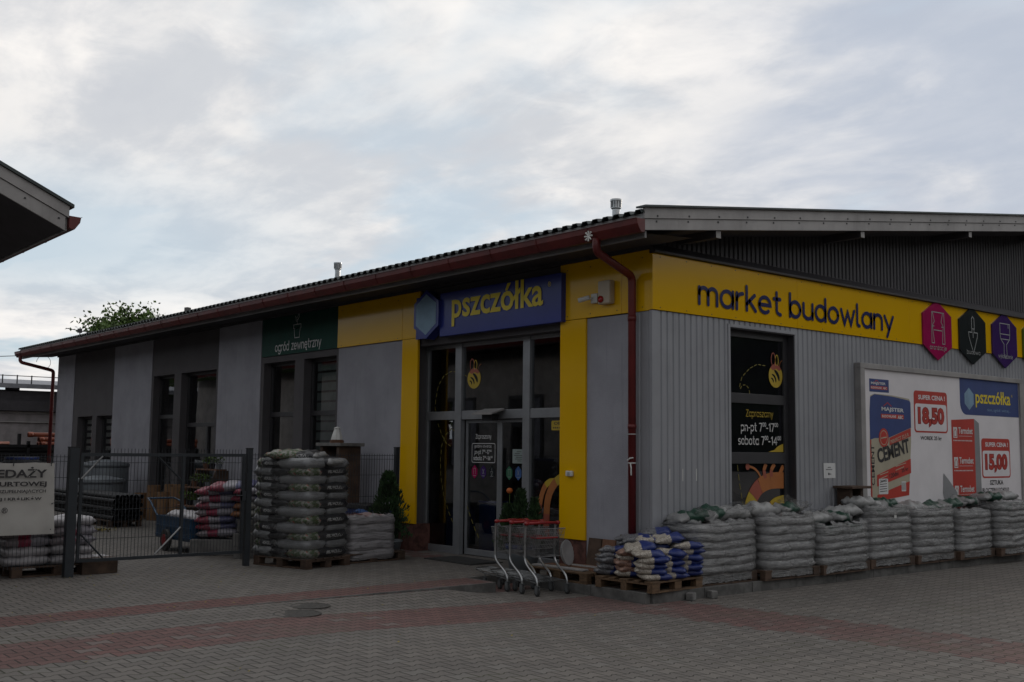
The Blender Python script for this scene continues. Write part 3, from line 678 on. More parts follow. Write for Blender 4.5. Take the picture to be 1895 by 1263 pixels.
# yellow band on the gable side
for y0, y1 in ((-.035, 3.3), (3.304, 6.6), (6.604, 9.9), (9.904, 13.2), (13.204, 16.5)):
    mb = MB(); mb.box(-.02, .045, y0, y1, 3.755, 4.545); P(mb, 'yellow_panel', 'yellow', bevel=.004)
mb = MB()
for i in range(31):
    for z in (3.79, 4.50): mb.box(.044, .049, .12+i*.55-.007, .12+i*.55+.007, z-.007, z+.007)
P(mb, 'panel_screws', 'frame_dark')
mb = MB()
for x in (-8.3, -7.6, -6.9, -6.3, -1.7, -1.2, -.65, -.15):
    for z in (3.80, 4.50): mb.box(x-.007, x+.007, -.040, -.034, z-.007, z+.007)
P(mb, 'panel_screws', 'frame_dark')
mb = MB(); mb.prism([(.0, -.05, 4.55), (.11, -.05, 4.55), (.11, -.05, 4.58), (.0, -.05, 4.70)], (0, 26, 0)); P(mb, 'flashing', 'dark_corrugated')
zr = lambda y: 4.62+.1362*(y+1)          # underside of the roof
YR = 13.5
zrr = lambda y: zr(y) if y <= YR else zr(2*YR-y)
mb = corr(-.0, YE, lambda u, o: (.0+o, u), 4.6, 5, per=.105, dep=.022, zf=lambda u: (4.62, zrr(u)+.06)); mb.box(-.2, -.002, 0, YE, 4.5, 4.7)
V = [(-.01, 0, 4.6), (-.01, YR, 4.6), (-.01, 2*YR, 4.6), (-.01, YR, zr(YR)), (-.01, 0, zr(0)+.05)]
P(mb, 'gable_cladding', 'dark_corrugated')
# roof slab, profiled sheet, verge, eaves
XL, XR = -26.95, .78
mb = MB()
def slab(z_off0, z_off1, x0, x1, y0=-.94):
    pr = [(y0, zr(y0)+z_off0), (YR, zr(YR)+z_off0), (2*YR-y0, zr(y0)+z_off0), (2*YR-y0, zr(y0)+z_off1), (YR, zr(YR)+z_off1), (y0, zr(y0)+z_off1)]
    mb.prism([(x0, y, z) for y, z in pr], (x1-x0, 0, 0))
slab(.02, .20, XL+.02, XR-.03); P(mb, 'roof', 'soffit')
roof = shop.children[-1]
mb = MB(); pts = []; u = XL
while u < XR+.02:
    for du, o in ((0, 0), (.03, .045), (.12, .045), (.15, 0)): pts.append((min(u+du, XR+.02), o))
    u += .2
V = []; n = len(pts)
for y, k in ((-1.04, 0), (YR, 0), (2*YR+1.04, 0)):
    for x, o in pts: V.append((x, y, zrr(y)+.235+o))
F = [(r*n+i, r*n+i+1, (r+1)*n+i+1, (r+1)*n+i) for r in (0, 1) for i in range(n-1)]
mb.add(V, F); sh = P(mb, 'roof_sheet', ['roof_sheet', 'roof_edge'], roof); md = sh.modifiers.new('thick', 'SOLIDIFY'); md.thickness = .012
mb = MB(); mb.box(XL, XR-.02, -.985, -.95, zr(-1)+.06, zr(-1)+.225); P(mb, 'eave_board', 'roof_edge', roof)
mb = MB(); mb.box(XL+.05, XR-.04, -.93, -.895, 4.54, 4.63); P(mb, 'eave_strip', 'eave_grey', roof)
mb = MB(); mb.add([(XL+.05, -.9, 4.60), (XR-.05, -.9, 4.60), (XR-.05, .01, 4.66), (XL+.05, .01, 4.66)], [(0, 1, 2, 3)]); P(mb, 'soffit', 'soffit', roof)
for j in range(2):
    mb = MB(); z0, z1, xo = ((.155, .30, .02), (.005, .150, 0))[j]
    for a, c in ((-.99, YR), (YR, 2*YR+.99)):
        mb.prism([(XR-.03+xo, a, zrr(a)+z0), (XR-.03+xo, c, zrr(c)+z0), (XR-.03+xo, c, zrr(c)+z1), (XR-.03+xo, a, zrr(a)+z1)], (.03, 0, 0))
    vt = P(mb, 'verge_board', 'fascia_metal', roof)
    mb = MB(); y = -.75
    while y < 13:
        mb.lathe([(.011, 0), (.009, .008)], (XR+xo+.001, y, zr(y)+z0+(.03 if j == 0 else .11)), 8, mx=Matrix.Rotation(R(90), 4, 'Y')); y += .62
mb = MB()
for a, c in ((-1.03, YR), (YR, 2*YR+1.03)): mb.prism([(XR-.10, a, zrr(a)+.300), (XR-.10, c, zrr(c)+.300), (XR-.10, c, zrr(c)+.325), (XR-.10, a, zrr(a)+.325)], (.17, 0, 0))
P(mb, 'ridge_cap', 'roof_sheet', roof)
mb = MB(); y = -.75
while y < 13:
    for xo, zo in ((.02, .185), (0, .115)): mb.box(XR+xo-.001, XR+xo+.008, y-.011, y+.011, zr(y)+zo-.011, zr(y)+zo+.011)
    y += .62
P(mb, 'screw_heads', 'frame_dark', roof)
for y in (.55, 4.1, 7.55, 11.0): mb = MB(); mb.box(.05, XR-.05, y-.05, y+.05, zr(y)-.10, zr(y)+.02); P(mb, 'purlin', 'soffit', roof); mb = MB(); mb.box(XR-.049, XR-.044, y-.05, y+.05, zr(y)-.10, zr(y)+.0); P(mb, 'purlin_end', 'fascia_metal', roof)
# gutters
def gutter(x0, x1, y, z, sgn=-1, parent=shop, red='gutter_red', wall=None):
    prof = [(0, .15), (0, .0), (.03, -.025), (.075, -.02), (.11, .03), (.14, .075), (.15, .145), (.165, .15)]
    mb = MB(); V = []; n = len(prof)
    for x in (x0, x1): V += [(x, y+sgn*a, z+c) for a, c in prof]
    mb.add(V, [(i, i+1, n+i+1, n+i) for i in range(n-1)])
    mb.add([(x0, y+sgn*a, z+c) for a, c in prof[:-1]], [tuple(range(n-1))]); mb.add([(x1, y+sgn*a, z+c) for a, c in prof[:-1]], [tuple(range(n-1))])
    x = x0+.6
    while x < x1-.3: mb.add([(xx, y+sgn*(a*1.04+.002), z+c*1.0-.003) for xx in (x, x+.035) for a, c in prof[1:-1]], [(i, i+1, n-2+i+1, n-2+i) for i in range(n-3)]); x += 1.05
    o = mb.build('gutter', red, parent, world=True); md = o.modifiers.new('thick', 'SOLIDIFY'); md.thickness = .004; return o
gutter(XL-.05, .80, -.99, 4.615)
def bend(pts, r=.09):
    out = [Vector(pts[0])]
    for a, c, d in zip(pts, pts[1:], pts[2:]):
        a, c, d = Vector(a), Vector(c), Vector(d); p, q = c+(a-c).normalized()*r, c+(d-c).normalized()*r
        for k in range(5): t = k/4; out.append(p*(1-t)**2+c*2*t*(1-t)+q*t*t)
    out.append(Vector(pts[-1])); return out
mb = MB(); mb.tube(bend([(-.02, -1.06, 4.62), (-.02, -1.06, 4.44), (-.27, -.12, 4.24), (-.27, -.12, .02)]), .056, 14)
mb.tube([(-.27, -.12, 2.1), (-.27, -.12, 2.16)], .062, 14); mb.tube([(-.27, -.12, 3.6), (-.27, -.12, 3.68)], .062, 14)
dp = P(mb, 'downpipe', 'pipe_red', smooth=True)
mb = MB(); mb.tube([(-.27, -.12, 1.62), (-.27, -.12, 1.635)], .060, 12); mb.tube([(-.24, -.185, 1.63), (-.22, -.19, 1.56), (-.225, -.185, 1.46)], .010, 6); mb.tube([(-.30, -.18, 1.66), (-.25, -.186, 1.69), (-.20, -.17, 1.70)], .010, 6); mb.tube([(-.27, -.12, 2.02), (-.27, -.12, 2.03)], .059, 12)
P(mb, 'tied_tape', 'white_plastic', dp)
mb = MB()
for k in range(8):
    a = R(k*45); mb.tube([(-.05, -1.175, 4.64), (-.05+.07*math.cos(a), -1.18, 4.64+.07*math.sin(a))], [.006, .014], 5)
P(mb, 'wire_star', 'white_plastic')
mb = MB(); mb.tube(bend([(XL+.35, -1.06, 4.62), (XL+.35, -1.06, 4.42), (-26.30, -.1, 4.18), (-26.30, -.1, .02)]), .055, 12); P(mb, 'downpipe', 'pipe_red', smooth=True)
# roof vents
for x, y in ((-2.2, 1.5), (-12.0, 2.0)):
    z = zr(y)+.24; top = 5.93 if x > -5 else 6.17; mb = MB()
    mb.lathe([(.065, z-z), (.065, top-z-.17), (.085, top-z-.15), (.085, top-z-.03), (.098, top-z-.03), (.098, top-z), (.0, top-z+.001)], (x, y, z), 16)
    rv = P(mb, 'roof_vent', 'chrome', smooth=False)
    mb = MB()
    for k in range(12):
        a = R(k*30); mb.box(-.010, .010, .080, .092, -.02, .085, mx=Matrix.Translation((x, y, top-.118)) @ Matrix.Rotation(a, 4, 'Z'))
    P(mb, 'louvre', 'dull_chrome', rv)
mb = MB(); mb.lathe([(.07, 0), (.07, .55), (.10, .56), (.10, .72), (.0, .74)], (-21.2, 2.2, zr(2.2)+.2), 14); P(mb, 'roof_vent', 'concrete')

# ------------------------------------------------------------------ writing and marks on the glass
def bee(name, parent, fr, u, v, s, d, sx=1.0, world=True):
    """round striped bee emblem, wings up, feeler to the right: s = body half height"""
    mb = MB(); q = lambda pts: [(u+x*s*sx, v+y*s) for x, y in pts]
    ring = lambda cx, cy, r0x, r0y, r1x, r1y, a0, a1, n=22: q([(cx+r0x*math.cos(R(a0+(a1-a0)*i/n)), cy+r0y*math.sin(R(a0+(a1-a0)*i/n))) for i in range(n+1)]+[(cx+r1x*math.cos(R(a1-(a1-a0)*i/n)), cy+r1y*math.sin(R(a1-(a1-a0)*i/n))) for i in range(n+1)])
    def quadring(cx, cy, r0, r1, a0, a1, m, n=22):
        for i in range(n):
            a, c = a0+(a1-a0)*i/n, a0+(a1-a0)*(i+1)/n
            fill(mb, fr, q([(cx+r0[0]*math.cos(R(a)), cy+r0[1]*math.sin(R(a))), (cx+r1[0]*math.cos(R(a)), cy+r1[1]*math.sin(R(a))), (cx+r1[0]*math.cos(R(c)), cy+r1[1]*math.sin(R(c))), (cx+r0[0]*math.cos(R(c)), cy+r0[1]*math.sin(R(c)))]), d, m)
    fill(mb, fr, q(arc(0, 0, .92, 1, 0, 360, 36)[:-1]), d, 0)
    fill(mb, fr, q([(x*.92, y) for x, y in arc(0, 0, 1, 1, 35, 140, 14)]+[(-.35, .45), (.1, .62), (.5, .42)]), d+.0004, 1)
    for r0, r1, a_, c_ in ((.90, 1.22, 3, 68), (.52, .72, -8, 84), (.20, .36, -20, 100)):
        n_ = 16; 
        for i in range(n_):
            t0, t1 = a_+(c_-a_)*i/n_, a_+(c_-a_)*(i+1)/n_; w0 = math.sin(math.pi*i/n_)**.5*(r1-r0)/2; w1 = math.sin(math.pi*(i+1)/n_)**.5*(r1-r0)/2; rm = (r0+r1)/2
            fill(mb, fr, q([(-.60+(rm-w0)*math.cos(R(t0)), -.50+(rm-w0)*math.sin(R(t0))), (-.60+(rm+w0)*math.cos(R(t0)), -.50+(rm+w0)*math.sin(R(t0))), (-.60+(rm+w1)*math.cos(R(t1)), -.50+(rm+w1)*math.sin(R(t1))), (-.60+(rm-w1)*math.cos(R(t1)), -.50+(rm-w1)*math.sin(R(t1)))]), d+.0008, 3)
    for cx, cy, rx, ry, m in ((-.30, 1.38, .26, .55, 1), (.18, 1.30, .20, .48, 0)):
        stroke(mb, fr, q(arc(cx, cy, rx, ry, -60, 240, 18)), .09*s, d+.0006, m, cap=False)
    stroke(mb, fr, q([(.55, .85), (.62, 1.1), (.75, 1.28), (.95, 1.36)]), .05*s, d, 2)
    return mb.build(name, ['decal_yellow', 'decal_pink', 'decal_orange', 'anthracite'], parent, world=world)
F0 = fA(.302)
bee('bee_emblem', ent, F0, -4.42, 3.0, .175, .004, 1.15)
mb = MB()
stroke(mb, F0, [(-4.70+.02, 3.07), (-4.62, 3.04)], .012, .004, dash=(.05, .035))
stroke(mb, F0, [(-4.93, 3.14), (-5.1, 3.15), (-5.3, 3.08), (-5.46, 2.92), (-5.53, 2.7), (-5.55, 2.5), (-5.52, 2.46)], .012, .004, dash=(.08, .045))
stroke(mb, F0, [(-5.46, 2.24), (-5.34, 2.05), (-5.2, 1.90), (-5.02, 1.82)], .012, .004, dash=(.08, .045))
stroke(mb, F0, [(-4.93, 2.1), (-5.05, 2.15), (-5.2, 2.05), (-5.33, 1.85), (-5.36, 1.6), (-5.34, 1.3), (-5.25, 1.0), (-5.1, .72), (-4.95, .5)], .012, .004, dash=(.08, .045))
P(mb, 'dashed_flight_line', 'decal_dash', ent)
FD = fA(.364)
mb = MB(); stroke(mb, FD, [(-4.66, .85), (-4.55, .65), (-4.40, .42), (-4.22, .2)], .014, .004, dash=(.09, .05)); P(mb, 'dashed_flight_line', 'decal_dash', doors[0])
mb = MB()
stext(mb, FD, 'Zapraszamy', -4.22, 1.97, .052, .011, .003, width=.40, centre=False) if 0 else stext(mb, FD, 'Zapraszamy', -4.43, 1.975, .050, .010, .003, width=.42)
pts = []
for cx, cy, a in ((-3.93, 1.60, -90), (-3.93, 1.86, 0), (-4.50, 1.86, 90), (-4.50, 1.60, 180)): pts += arc(cx, cy, .03, .03, a, a+90, 4)
stroke(mb, FD, pts, .010, .003, closed=True)
stext(mb, FD, 'godziny otwarcia', -4.46, 1.825, .030, .006, .003, width=.46)
for z, t, h in ((1.715, 'pn-pt 7', '-17'), (1.61, 'sobota 7', '-14')):
    wt = .235 if t[0] == 'p' else .29; uu = -4.455 if t[0] == 'p' else -4.485
    stext(mb, FD, t, uu, z, .046, .011, .003, width=wt); stext(mb, FD, '00', uu+wt+.012, z+.038, .022, .006, .003, width=.045)
    stext(mb, FD, h, uu+wt+.068, z, .046, .011, .003, width=.10); stext(mb, FD, '00', uu+wt+.182, z+.038, .022, .006, .003, width=.045)
P(mb, 'white_lettering', 'white_print', doors[0])
def hexa(mb, fr, u, v, w, h, d, m=0, tip=.28, th=0):
    fill(mb, fr, [(u, v-h/2), (u+w/2, v-h/2+h*tip), (u+w/2, v+h/2-h*tip), (u, v+h/2), (u-w/2, v+h/2-h*tip), (u-w/2, v-h/2+h*tip)], d, m, th)
for i, (x, mt) in enumerate(((-4.45, 'magenta'), (-4.21, 'purple'), (-3.98, 'anthracite'), (-3.52, 'decal_green'), (-3.29, 'decal_blue'), (-3.08, 'decal_cyan'))):
    mb = MB(); hexa(mb, FD, x, 1.41, .155, .235, .003); 
    hx = mb.build('department_badge', mt, doors[0 if i < 3 else 1], world=True)
for dd, xs_ in ((doors[0], (-4.45, -4.21, -3.98)), (doors[1], (-3.52, -3.29, -3.08))):
    mb = MB()
    for i, x in enumerate(xs_):
        if i % 3 == 0: stroke(mb, FD, [(x-.025, 1.47), (x-.025, 1.37)], .006, .005); stroke(mb, FD, [(x+.025, 1.47), (x+.025, 1.37)], .006, .005); stroke(mb, FD, [(x-.03, 1.47), (x+.03, 1.47)], .006, .005)
        elif i % 3 == 1: stroke(mb, FD, [(x-.025, 1.46), (x+.02, 1.38)], .007, .005); stroke(mb, FD, [(x+.025, 1.46), (x-.02, 1.38)], .007, .005)
        else: stroke(mb, FD, [(x, 1.48), (x, 1.43), (x-.025, 1.42), (x, 1.35), (x+.025, 1.42), (x, 1.43)], .006, .005)
        stroke(mb, FD, [(x-.04, 1.345), (x+.04, 1.345)], .007, .005)
    P(mb, 'badge_icons', 'grey_print', dd)
mb = MB(); rect(mb, FD, -3.44, 1.57, -3.10, 1.80, .004); pn = P(mb, 'paper_notice', 'blind_green', doors[1])
mb = MB()
for k, (a, c) in enumerate(((-.06, .05), (-.11, .02), (-.13, .08), (-.08, .10), (-.10, .09), (-.04, .05))): stroke(mb, FD, [(-3.27+a, 1.76-k*.03), (-3.27+c, 1.76-k*.03)], .008, .006)
P(mb, 'notice_print', 'ink', pn)
mb = MB(); rect(mb, F0, -2.42, 2.10, -1.90, 2.25, .003, r=.02); st = P(mb, 'yellow_sticker', 'decal_yellow', ent)
mb = MB(); ftext(mb, F0, 'OBIEKT', -2.36, 2.185, .005, width=.40, h=.045, bold=.02); stroke(mb, F0, [(-2.38, 2.138), (-1.95, 2.138)], .02, .005, dash=(.03, .015)); P(mb, 'sticker_print', 'ink', st)
# big emblem on the right hand pane (wings only visible)
mb = MB()
def crs(pts, m=6):
    out = []
    for i in range(len(pts)-1):
        p0, p1, p2, p3 = (Vector(pts[max(i-1, 0)]), Vector(pts[i]), Vector(pts[i+1]), Vector(pts[min(i+2, len(pts)-1)]))
        for k in range(m): q = k/m; out.append(tuple(.5*((2*p1)+(-p0+p2)*q+(2*p0-5*p1+4*p2-p3)*q*q+(-p0+3*p1-3*p2+p3)*q**3)))
    return out+[tuple(pts[-1])]
def gradstroke(fr, pts, w, d, ms):
    pts = crs(pts); n = len(pts); k = len(ms)
    for i, m in enumerate(ms): stroke(mb, fr, pts[i*(n-1)//k:(i+1)*(n-1)//k+1], w, d, m, cap=False)
gradstroke(F0, [(-2.74, .55), (-2.70, .8), (-2.66, 1.02), (-2.58, 1.20), (-2.47, 1.29), (-2.34, 1.31)], .10, .004, (2, 1, 0))
gradstroke(F0, [(-2.52, .45), (-2.52, .75), (-2.49, 1.03), (-2.38, 1.23), (-2.22, 1.35), (-2.05, 1.41), (-1.90, 1.42)], .14, .005, (2, 1, 1, 0, 0))
gradstroke(F0, [(-2.2, .50), (-2.12, .68), (-2.0, .80), (-1.91, .84)], .16, .006, (2, 2))
mb.build('big_wing_emblem', ['decal_yellow', 'decal_orange', 'decal_pink'], ent, world=True)
# the gable window
FW = Frame((XG+.002, .185, 0), (0, 1, 0))
bee('bee_emblem', bw, FW, 2.76, 2.985, .185, .004, 1.02)
mb = MB()
stroke(mb, FW, [(2.50, 3.13), (2.30, 3.14), (2.12, 3.07), (1.93, 2.93), (1.87, 2.78), (1.84, 2.70)] , .011, .004, dash=(.065, .04))
stroke(mb, FW, [(1.90, 2.70), (2.02, 2.90)], .011, .004, dash=(.065, .04)) if 0 else None
stroke(mb, FW, arc(1.99, 2.68, .12, .13, 150, -190, 16), .011, .004, dash=(.055, .035))
stroke(mb, FW, [(1.80, 1.60), (1.84, 1.35), (1.90, 1.1), (1.98, .86)], .012, .004, dash=(.09, .05))
P(mb, 'dashed_flight_line', 'decal_dash', bw)
mb = MB(); stext(mb, FW, 'Zapraszamy', 2.02, 2.335, .070, .0095, .004, width=.66); P(mb, 'yellow_lettering', 'decal_yellow', bw)
mb = MB()
for z, t, h, uu, wt, w2 in ((2.115, 'pn-pt 7', '-17', 1.90, .50, .19), (1.91, 'sobota 7', '-14', 1.83, .62, .21)):
    stext(mb, FW, t, uu, z, .085, .015, .004, width=wt); stext(mb, FW, '00', uu+wt+.02, z+.075, .040, .010, .004, width=.08)
    stext(mb, FW, h, uu+wt+.11, z, .085, .015, .004, width=w2); stext(mb, FW, '00', uu+wt+.13+w2, z+.075, .040, .010, .004, width=.08)
P(mb, 'white_lettering', 'white_print', bw)
mb = MB()
gradstroke(FW, [(2.02, .70), (2.06, .92), (2.17, 1.13), (2.34, 1.28), (2.60, 1.355), (2.93, 1.36)], .25, .004, (0, 0, 2, 1, 1))
gradstroke(FW, [(2.46, .70), (2.55, .92), (2.70, 1.03), (2.93, 1.07)], .13, .005, (1, 0))
stroke(mb, FW, crs([(2.38, 1.36), (2.32, 1.46), (2.22, 1.54), (2.08, 1.58)]), .035, .005, 1, cap=False); fill(mb, FW, arc(2.04, 1.575, .05, .05, 0, 360, 12)[:-1], .006, 2)
gradstroke(FW, [(2.47, 1.40), (2.44, 1.52), (2.49, 1.615)], .075, .005, (2, 1)); gradstroke(FW, [(2.62, 1.42), (2.62, 1.52), (2.70, 1.615)], .075, .006, (2, 1)); stroke(mb, FW, [(2.80, 1.42), (2.90, 1.56)], .08, .006, 1)
fill(mb, FW, [(2.55, 1.80), (2.93, 1.80), (2.93, 1.93), (2.80, 1.89), (2.70, 1.83)], .004, 0)
mb.build('big_bee_emblem', ['decal_yellow', 'decal_orange', 'decal_pink'], bw, world=True)

# ------------------------------------------------------------------ signs on the shop
root = thing('light_box_sign', 'blue light box sign reading pszczółka in yellow letters above the sliding doors', 'sign', (-3.7, 0, 4.1))
mb = MB(); mb.box(-4.86, -1.74, -.13, .0, 3.72, 4.47); P(mb, 'sign_box', 'navy', root, bevel=.006)
mb = MB(); FS = fA(-.131); hexa(mb, FS, -5.19, 4.13, .74, .86, .06, th=.19, tip=.25); mb.box(-5.58, -5.28, -.128, -.002, 3.722, 4.46); hexp = P(mb, 'hexagon_panel', 'navy', root)
mb = MB(); hexa(mb, FS, -5.19, 4.13, .60, .72, .064, tip=.25); P(mb, 'pale_hexagon', 'paleblue', hexp)
mb = MB(); ftext(mb, FS, 'pszczółka', -4.50, 3.865, .012, width=2.36, h=.60, bold=.018); P(mb, 'sign_letters', 'yellow_letter', root)
mb = MB(); ftext(mb, FS, '®', -2.04, 4.28, .004, width=.07, h=.08); P(mb, 'trademark_sign', 'yellow_letter', root)

root = thing('garden_sign', 'dark green panel reading ogród zewnętrzny with a white flowerpot outline', 'sign', (-10.1, 0, 4.2))
mb = MB(); mb.box(-11.76, -8.46, -.012, .010, 3.77, 4.60); P(mb, 'sign_panel', 'green_panel', root)
FG = fA(-.014)
mb = MB(); stext(mb, FG, 'ogród zewnętrzny', -11.12, 3.86, .125, .024, .003, width=1.98); P(mb, 'sign_letters', 'white_print', root)
mb = MB(); u, v = -10.16, 4.10
for q in ([(-.10, .0), (-.13, .20), (.13, .20), (.10, .0), (-.10, 0)], [(-.16, .20), (-.16, .28), (.16, .28), (.16, .20), (-.16, .20)], [(0, .28), (0, .38), (-.10, .47), (-.05, .36), (0, .33)], [(0, .36), (.08, .44), (.07, .54), (0, .42)]):
    stroke(mb, FG, [(u+a, v+c) for a, c in q], .014, .003)
P(mb, 'flowerpot_icon', 'white_print', root)

root = thing('wall_lettering', 'dark blue rounded letters reading market budowlany on the yellow band', 'lettering', (.05, 3.5, 3.95))
FL = fB(.047)
mb = MB(); stext(mb, FL, 'market', .935, 3.925, .238, .058, .010, width=1.925, sp=.27); P(mb, 'word_market', 'navy_letter', root)
mb = MB(); stext(mb, FL, 'budowlany', 3.10, 3.925, .238, .058, .010, width=2.96, sp=.27); P(mb, 'word_budowlany', 'navy_letter', root)

def dept(y, mname, word, icon, label):
    rt_ = thing('hexagon_sign', label, 'sign', (.05, y, 4.05), group='hexagonal department signs on the yellow band')
    mb = MB(); hexa(mb, FL, y, 4.045, 1.0, 1.10, .030, th=.03, tip=.24); P(mb, 'hexagon_panel', mname, rt_)
    mb = MB(); f = lambda q, w=.016: stroke(mb, FL, [(y+a, 4.045+c) for a, c in q], w, .034)
    if icon == 'curtain':
        f([(-.22, -.24), (-.20, .33), (.22, .33), (.24, -.24)]); f([(-.18, .33), (-.12, .16), (-.19, .08), (-.13, -.24), (-.22, -.24)]); f([(.18, .33), (.12, .16), (.19, .08), (.15, -.24), (.24, -.24)]); f([(-.14, .0), (.14, .0)]); f([(-.2, .07), (-.13, .07)]); f([(.2, .07), (.13, .07)])
    elif icon == 'trowel':
        f([(-.05, .13), (-.05, .32), (0, .37), (.05, .32), (.05, .13), (-.05, .13)]); f([(-.04, .12), (-.04, .06), (-.17, .06), (-.16, -.02), (0, -.34), (.16, -.02), (.17, .06), (.04, .06), (.04, .12)]); f([(0, .06), (0, -.04)])
    elif icon == 'brush':
        f([(-.2, .12), (-.2, .33), (.2, .33), (.2, .12), (-.2, .12)]); f([(-.2, .12), (-.18, .02), (.18, .02), (.2, .12)]); f([(-.18, .02), (-.05, -.08), (-.06, -.28), (0, -.36), (.06, -.28), (.05, -.08), (.18, .02)]); f([(.14, .33), (.14, .25)])
    else: f([(-.15, -.2), (-.15, .3), (.15, .3), (.15, -.2), (-.15, -.2)])
    P(mb, 'sign_icon', 'grey_print', rt_)
    if not word: return
    mb = MB(); wd = .50 if len(word) < 8 else .58; stext(mb, FL, word, y-wd/2, 3.69, .052, .010, .034, width=wd); P(mb, 'sign_word', 'grey_print', rt_)
dept(7.52, 'magenta', 'aranżacje', 'curtain', 'magenta hexagon sign with a white curtain outline and the word aranżacje')
dept(8.81, 'anthracite', 'budowa', 'trowel', 'black hexagon sign with a white trowel outline and the word budowa')
dept(10.08, 'purple', 'wykończenie'.replace('ń', 'ń'), 'brush', 'purple hexagon sign with a white paintbrush outline and the word wykończenie')
dept(11.36, 'olive', '', 'door', 'olive hexagon sign cut off by the right edge of the photo')

# ------------------------------------------------------------------ billboard
root = thing('billboard', 'large framed billboard advertising cement and blocks on the corrugated wall', 'billboard', (.06, 7.7, 2.1))
y0, y1, z0, z1 = 4.89, 10.68, .60, 3.30; fwid = .13
mb = MB(); mb.box(.02, .14, y0, y1, z1-.09, z1); mb.box(.02, .14, y0, y1, z0, z0+.09); mb.box(.02, .141, y0, y0+fwid, z0+.09, z1-.09); mb.box(.02, .141, y1-fwid-.05, y1, z0+.09, z1-.09); P(mb, 'billboard_frame', 'fascia_metal', root, bevel=.006)
mb = MB(); mb.box(.03, .10, y0+.1, y1-.1, z0+.08, z1-.08); poster = P(mb, 'poster', 'poster_white', root)
FP = fB(.1)
PN = ['poster_white', 'poster_blue', 'poster_red', 'poster_cream', 'ink', 'poster_darkred', 'poster_grey', 'yellow_letter', 'paleblue', 'white_print']
def pp(name): mb2 = mb.build(name, PN, poster, world=True); return mb2
Wt, Bl, Rd, Cr, Ik, Dr, Gy, Ye, Pb, Wh = range(10)
mb = MB(); rect(mb, FP, 5.20, 2.83, 5.80, 3.05, .002, Bl); ftext(mb, FP, 'MAJSTER', 5.25, 2.945, .004, Wh, width=.45, h=.055, bold=.03); ftext(mb, FP, 'BUDOWLANE', 5.25, 2.885, .005, Wh, width=.32, h=.035, bold=.02); rect(mb, FP, 5.24, 2.875, 5.75, 2.93, .0035, Rd); ftext(mb, FP, 'ABC', 5.61, 2.885, .005, Wh, width=.12, h=.035, bold=.03); stroke(mb, FP, [(5.33, 2.98), (5.42, 3.03), (5.52, 2.98)], .012, .004, Rd)
pp('company_logo')
mb = MB()
fill(mb, FP, [(5.18, 1.00), (6.36, 1.08), (6.47, 2.0), (6.48, 2.68), (6.44, 2.75), (5.9, 2.79), (5.35, 2.80), (5.22, 2.76), (5.18, 2.0)], .002, Cr)
fill(mb, FP, [(5.19, 2.02), (5.32, 2.05), (5.75, 2.06), (6.48, 2.25), (6.48, 2.68), (6.44, 2.72), (5.9, 2.77), (5.35, 2.79), (5.22, 2.74), (5.19, 2.5)], .003, Bl)
fill(mb, FP, [(5.18, 1.0), (5.34, 1.0), (5.36, 2.05), (5.19, 2.02)], .0035, Cr); fill(mb, FP, [(5.18, 1.0), (5.22, 1.0), (5.22, 2.02), (5.19, 2.02)], .0042, Rd)
fill(mb, FP, [(5.37, 1.43), (6.44, 1.71), (6.44, 1.46), (5.37, 1.24)], .0045, Rd) ; fill(mb, FP, [(5.37, 1.00), (6.36, 1.08), (6.39, 1.32), (5.37, 1.10)], .0045, Rd)
fill(mb, FP, [(5.37, 1.66), (6.44, 1.70), (6.44, 1.46), (5.37, 1.43)], .0047, Rd) if 0 else None
ftext(mb, FP, 'MAJSTER', 5.55, 2.50, .006, Wh, width=.70, h=.085, bold=.03, rot=-.02); rect(mb, FP, 5.53, 2.39, 6.25, 2.465, .0055, Rd); ftext(mb, FP, 'BUDOWLANE', 5.56, 2.405, .0065, Wh, width=.44, h=.045, bold=.02); ftext(mb, FP, 'ABC', 6.05, 2.39, .0065, Wh, width=.17, h=.06, bold=.03); stroke(mb, FP, [(5.62, 2.60), (5.74, 2.66), (5.86, 2.60)], .015, .006, Rd)
fill(mb, FP, arc(5.60, 2.06, .15, .16, 0, 360, 24), .006, Rd); stroke(mb, FP, arc(5.60, 2.06, .11, .12, 0, 360, 24), .012, .0065, Cr); stroke(mb, FP, [(5.52, 2.05), (5.68, 2.07)], .02, .0066, Cr)
fill(mb, FP, [(5.78, 1.93), (6.46, 2.10), (6.46, 2.24), (5.78, 2.06)], .0058, Rd); ftext(mb, FP, 'PERFECT 32,5 R', 5.82, 1.95, .0066, Cr, width=.60, h=.07, bold=.02, rot=.24)
ftext(mb, FP, 'CEMENT', 5.42, 1.62, .0068, Ik, width=1.02, h=.25, bold=.035, rot=.20)
ftext(mb, FP, 'CEMENT', 5.305, 1.26, .0046, Ik, width=.68, h=.10, bold=.02, rot=math.pi/2)
for k in range(4): stroke(mb, FP, [(5.46, 1.50-k*.065+.0), (5.74-k*.03, 1.55-k*.065)], .014, .0066, Cr)
for k in range(3): stroke(mb, FP, [(5.95, 1.64-k*.065), (6.33-k*.06, 1.70-k*.065)], .014, .0066, Cr)
rect(mb, FP, 5.42, 1.11, 5.70, 1.37, .0066, Wh, r=.02); ftext(mb, FP, 'NOWA', 5.47, 1.31, .0068, Ik, width=.19, h=.045, bold=.02)
for k in range(4): stroke(mb, FP, [(5.45, 1.275-k*.04), (5.66, 1.285-k*.04)], .012, .0068, Ik)
ftext(mb, FP, '120dni', 5.76, 1.37, .0068, Ik, width=.28, h=.08, bold=.02, rot=.2); ftext(mb, FP, '25 kg', 6.14, 1.45, .0068, Ik, width=.22, h=.08, bold=.02, rot=.2)
rect(mb, FP, 6.12, 1.15, 6.26, 1.32, .0066, Wh)
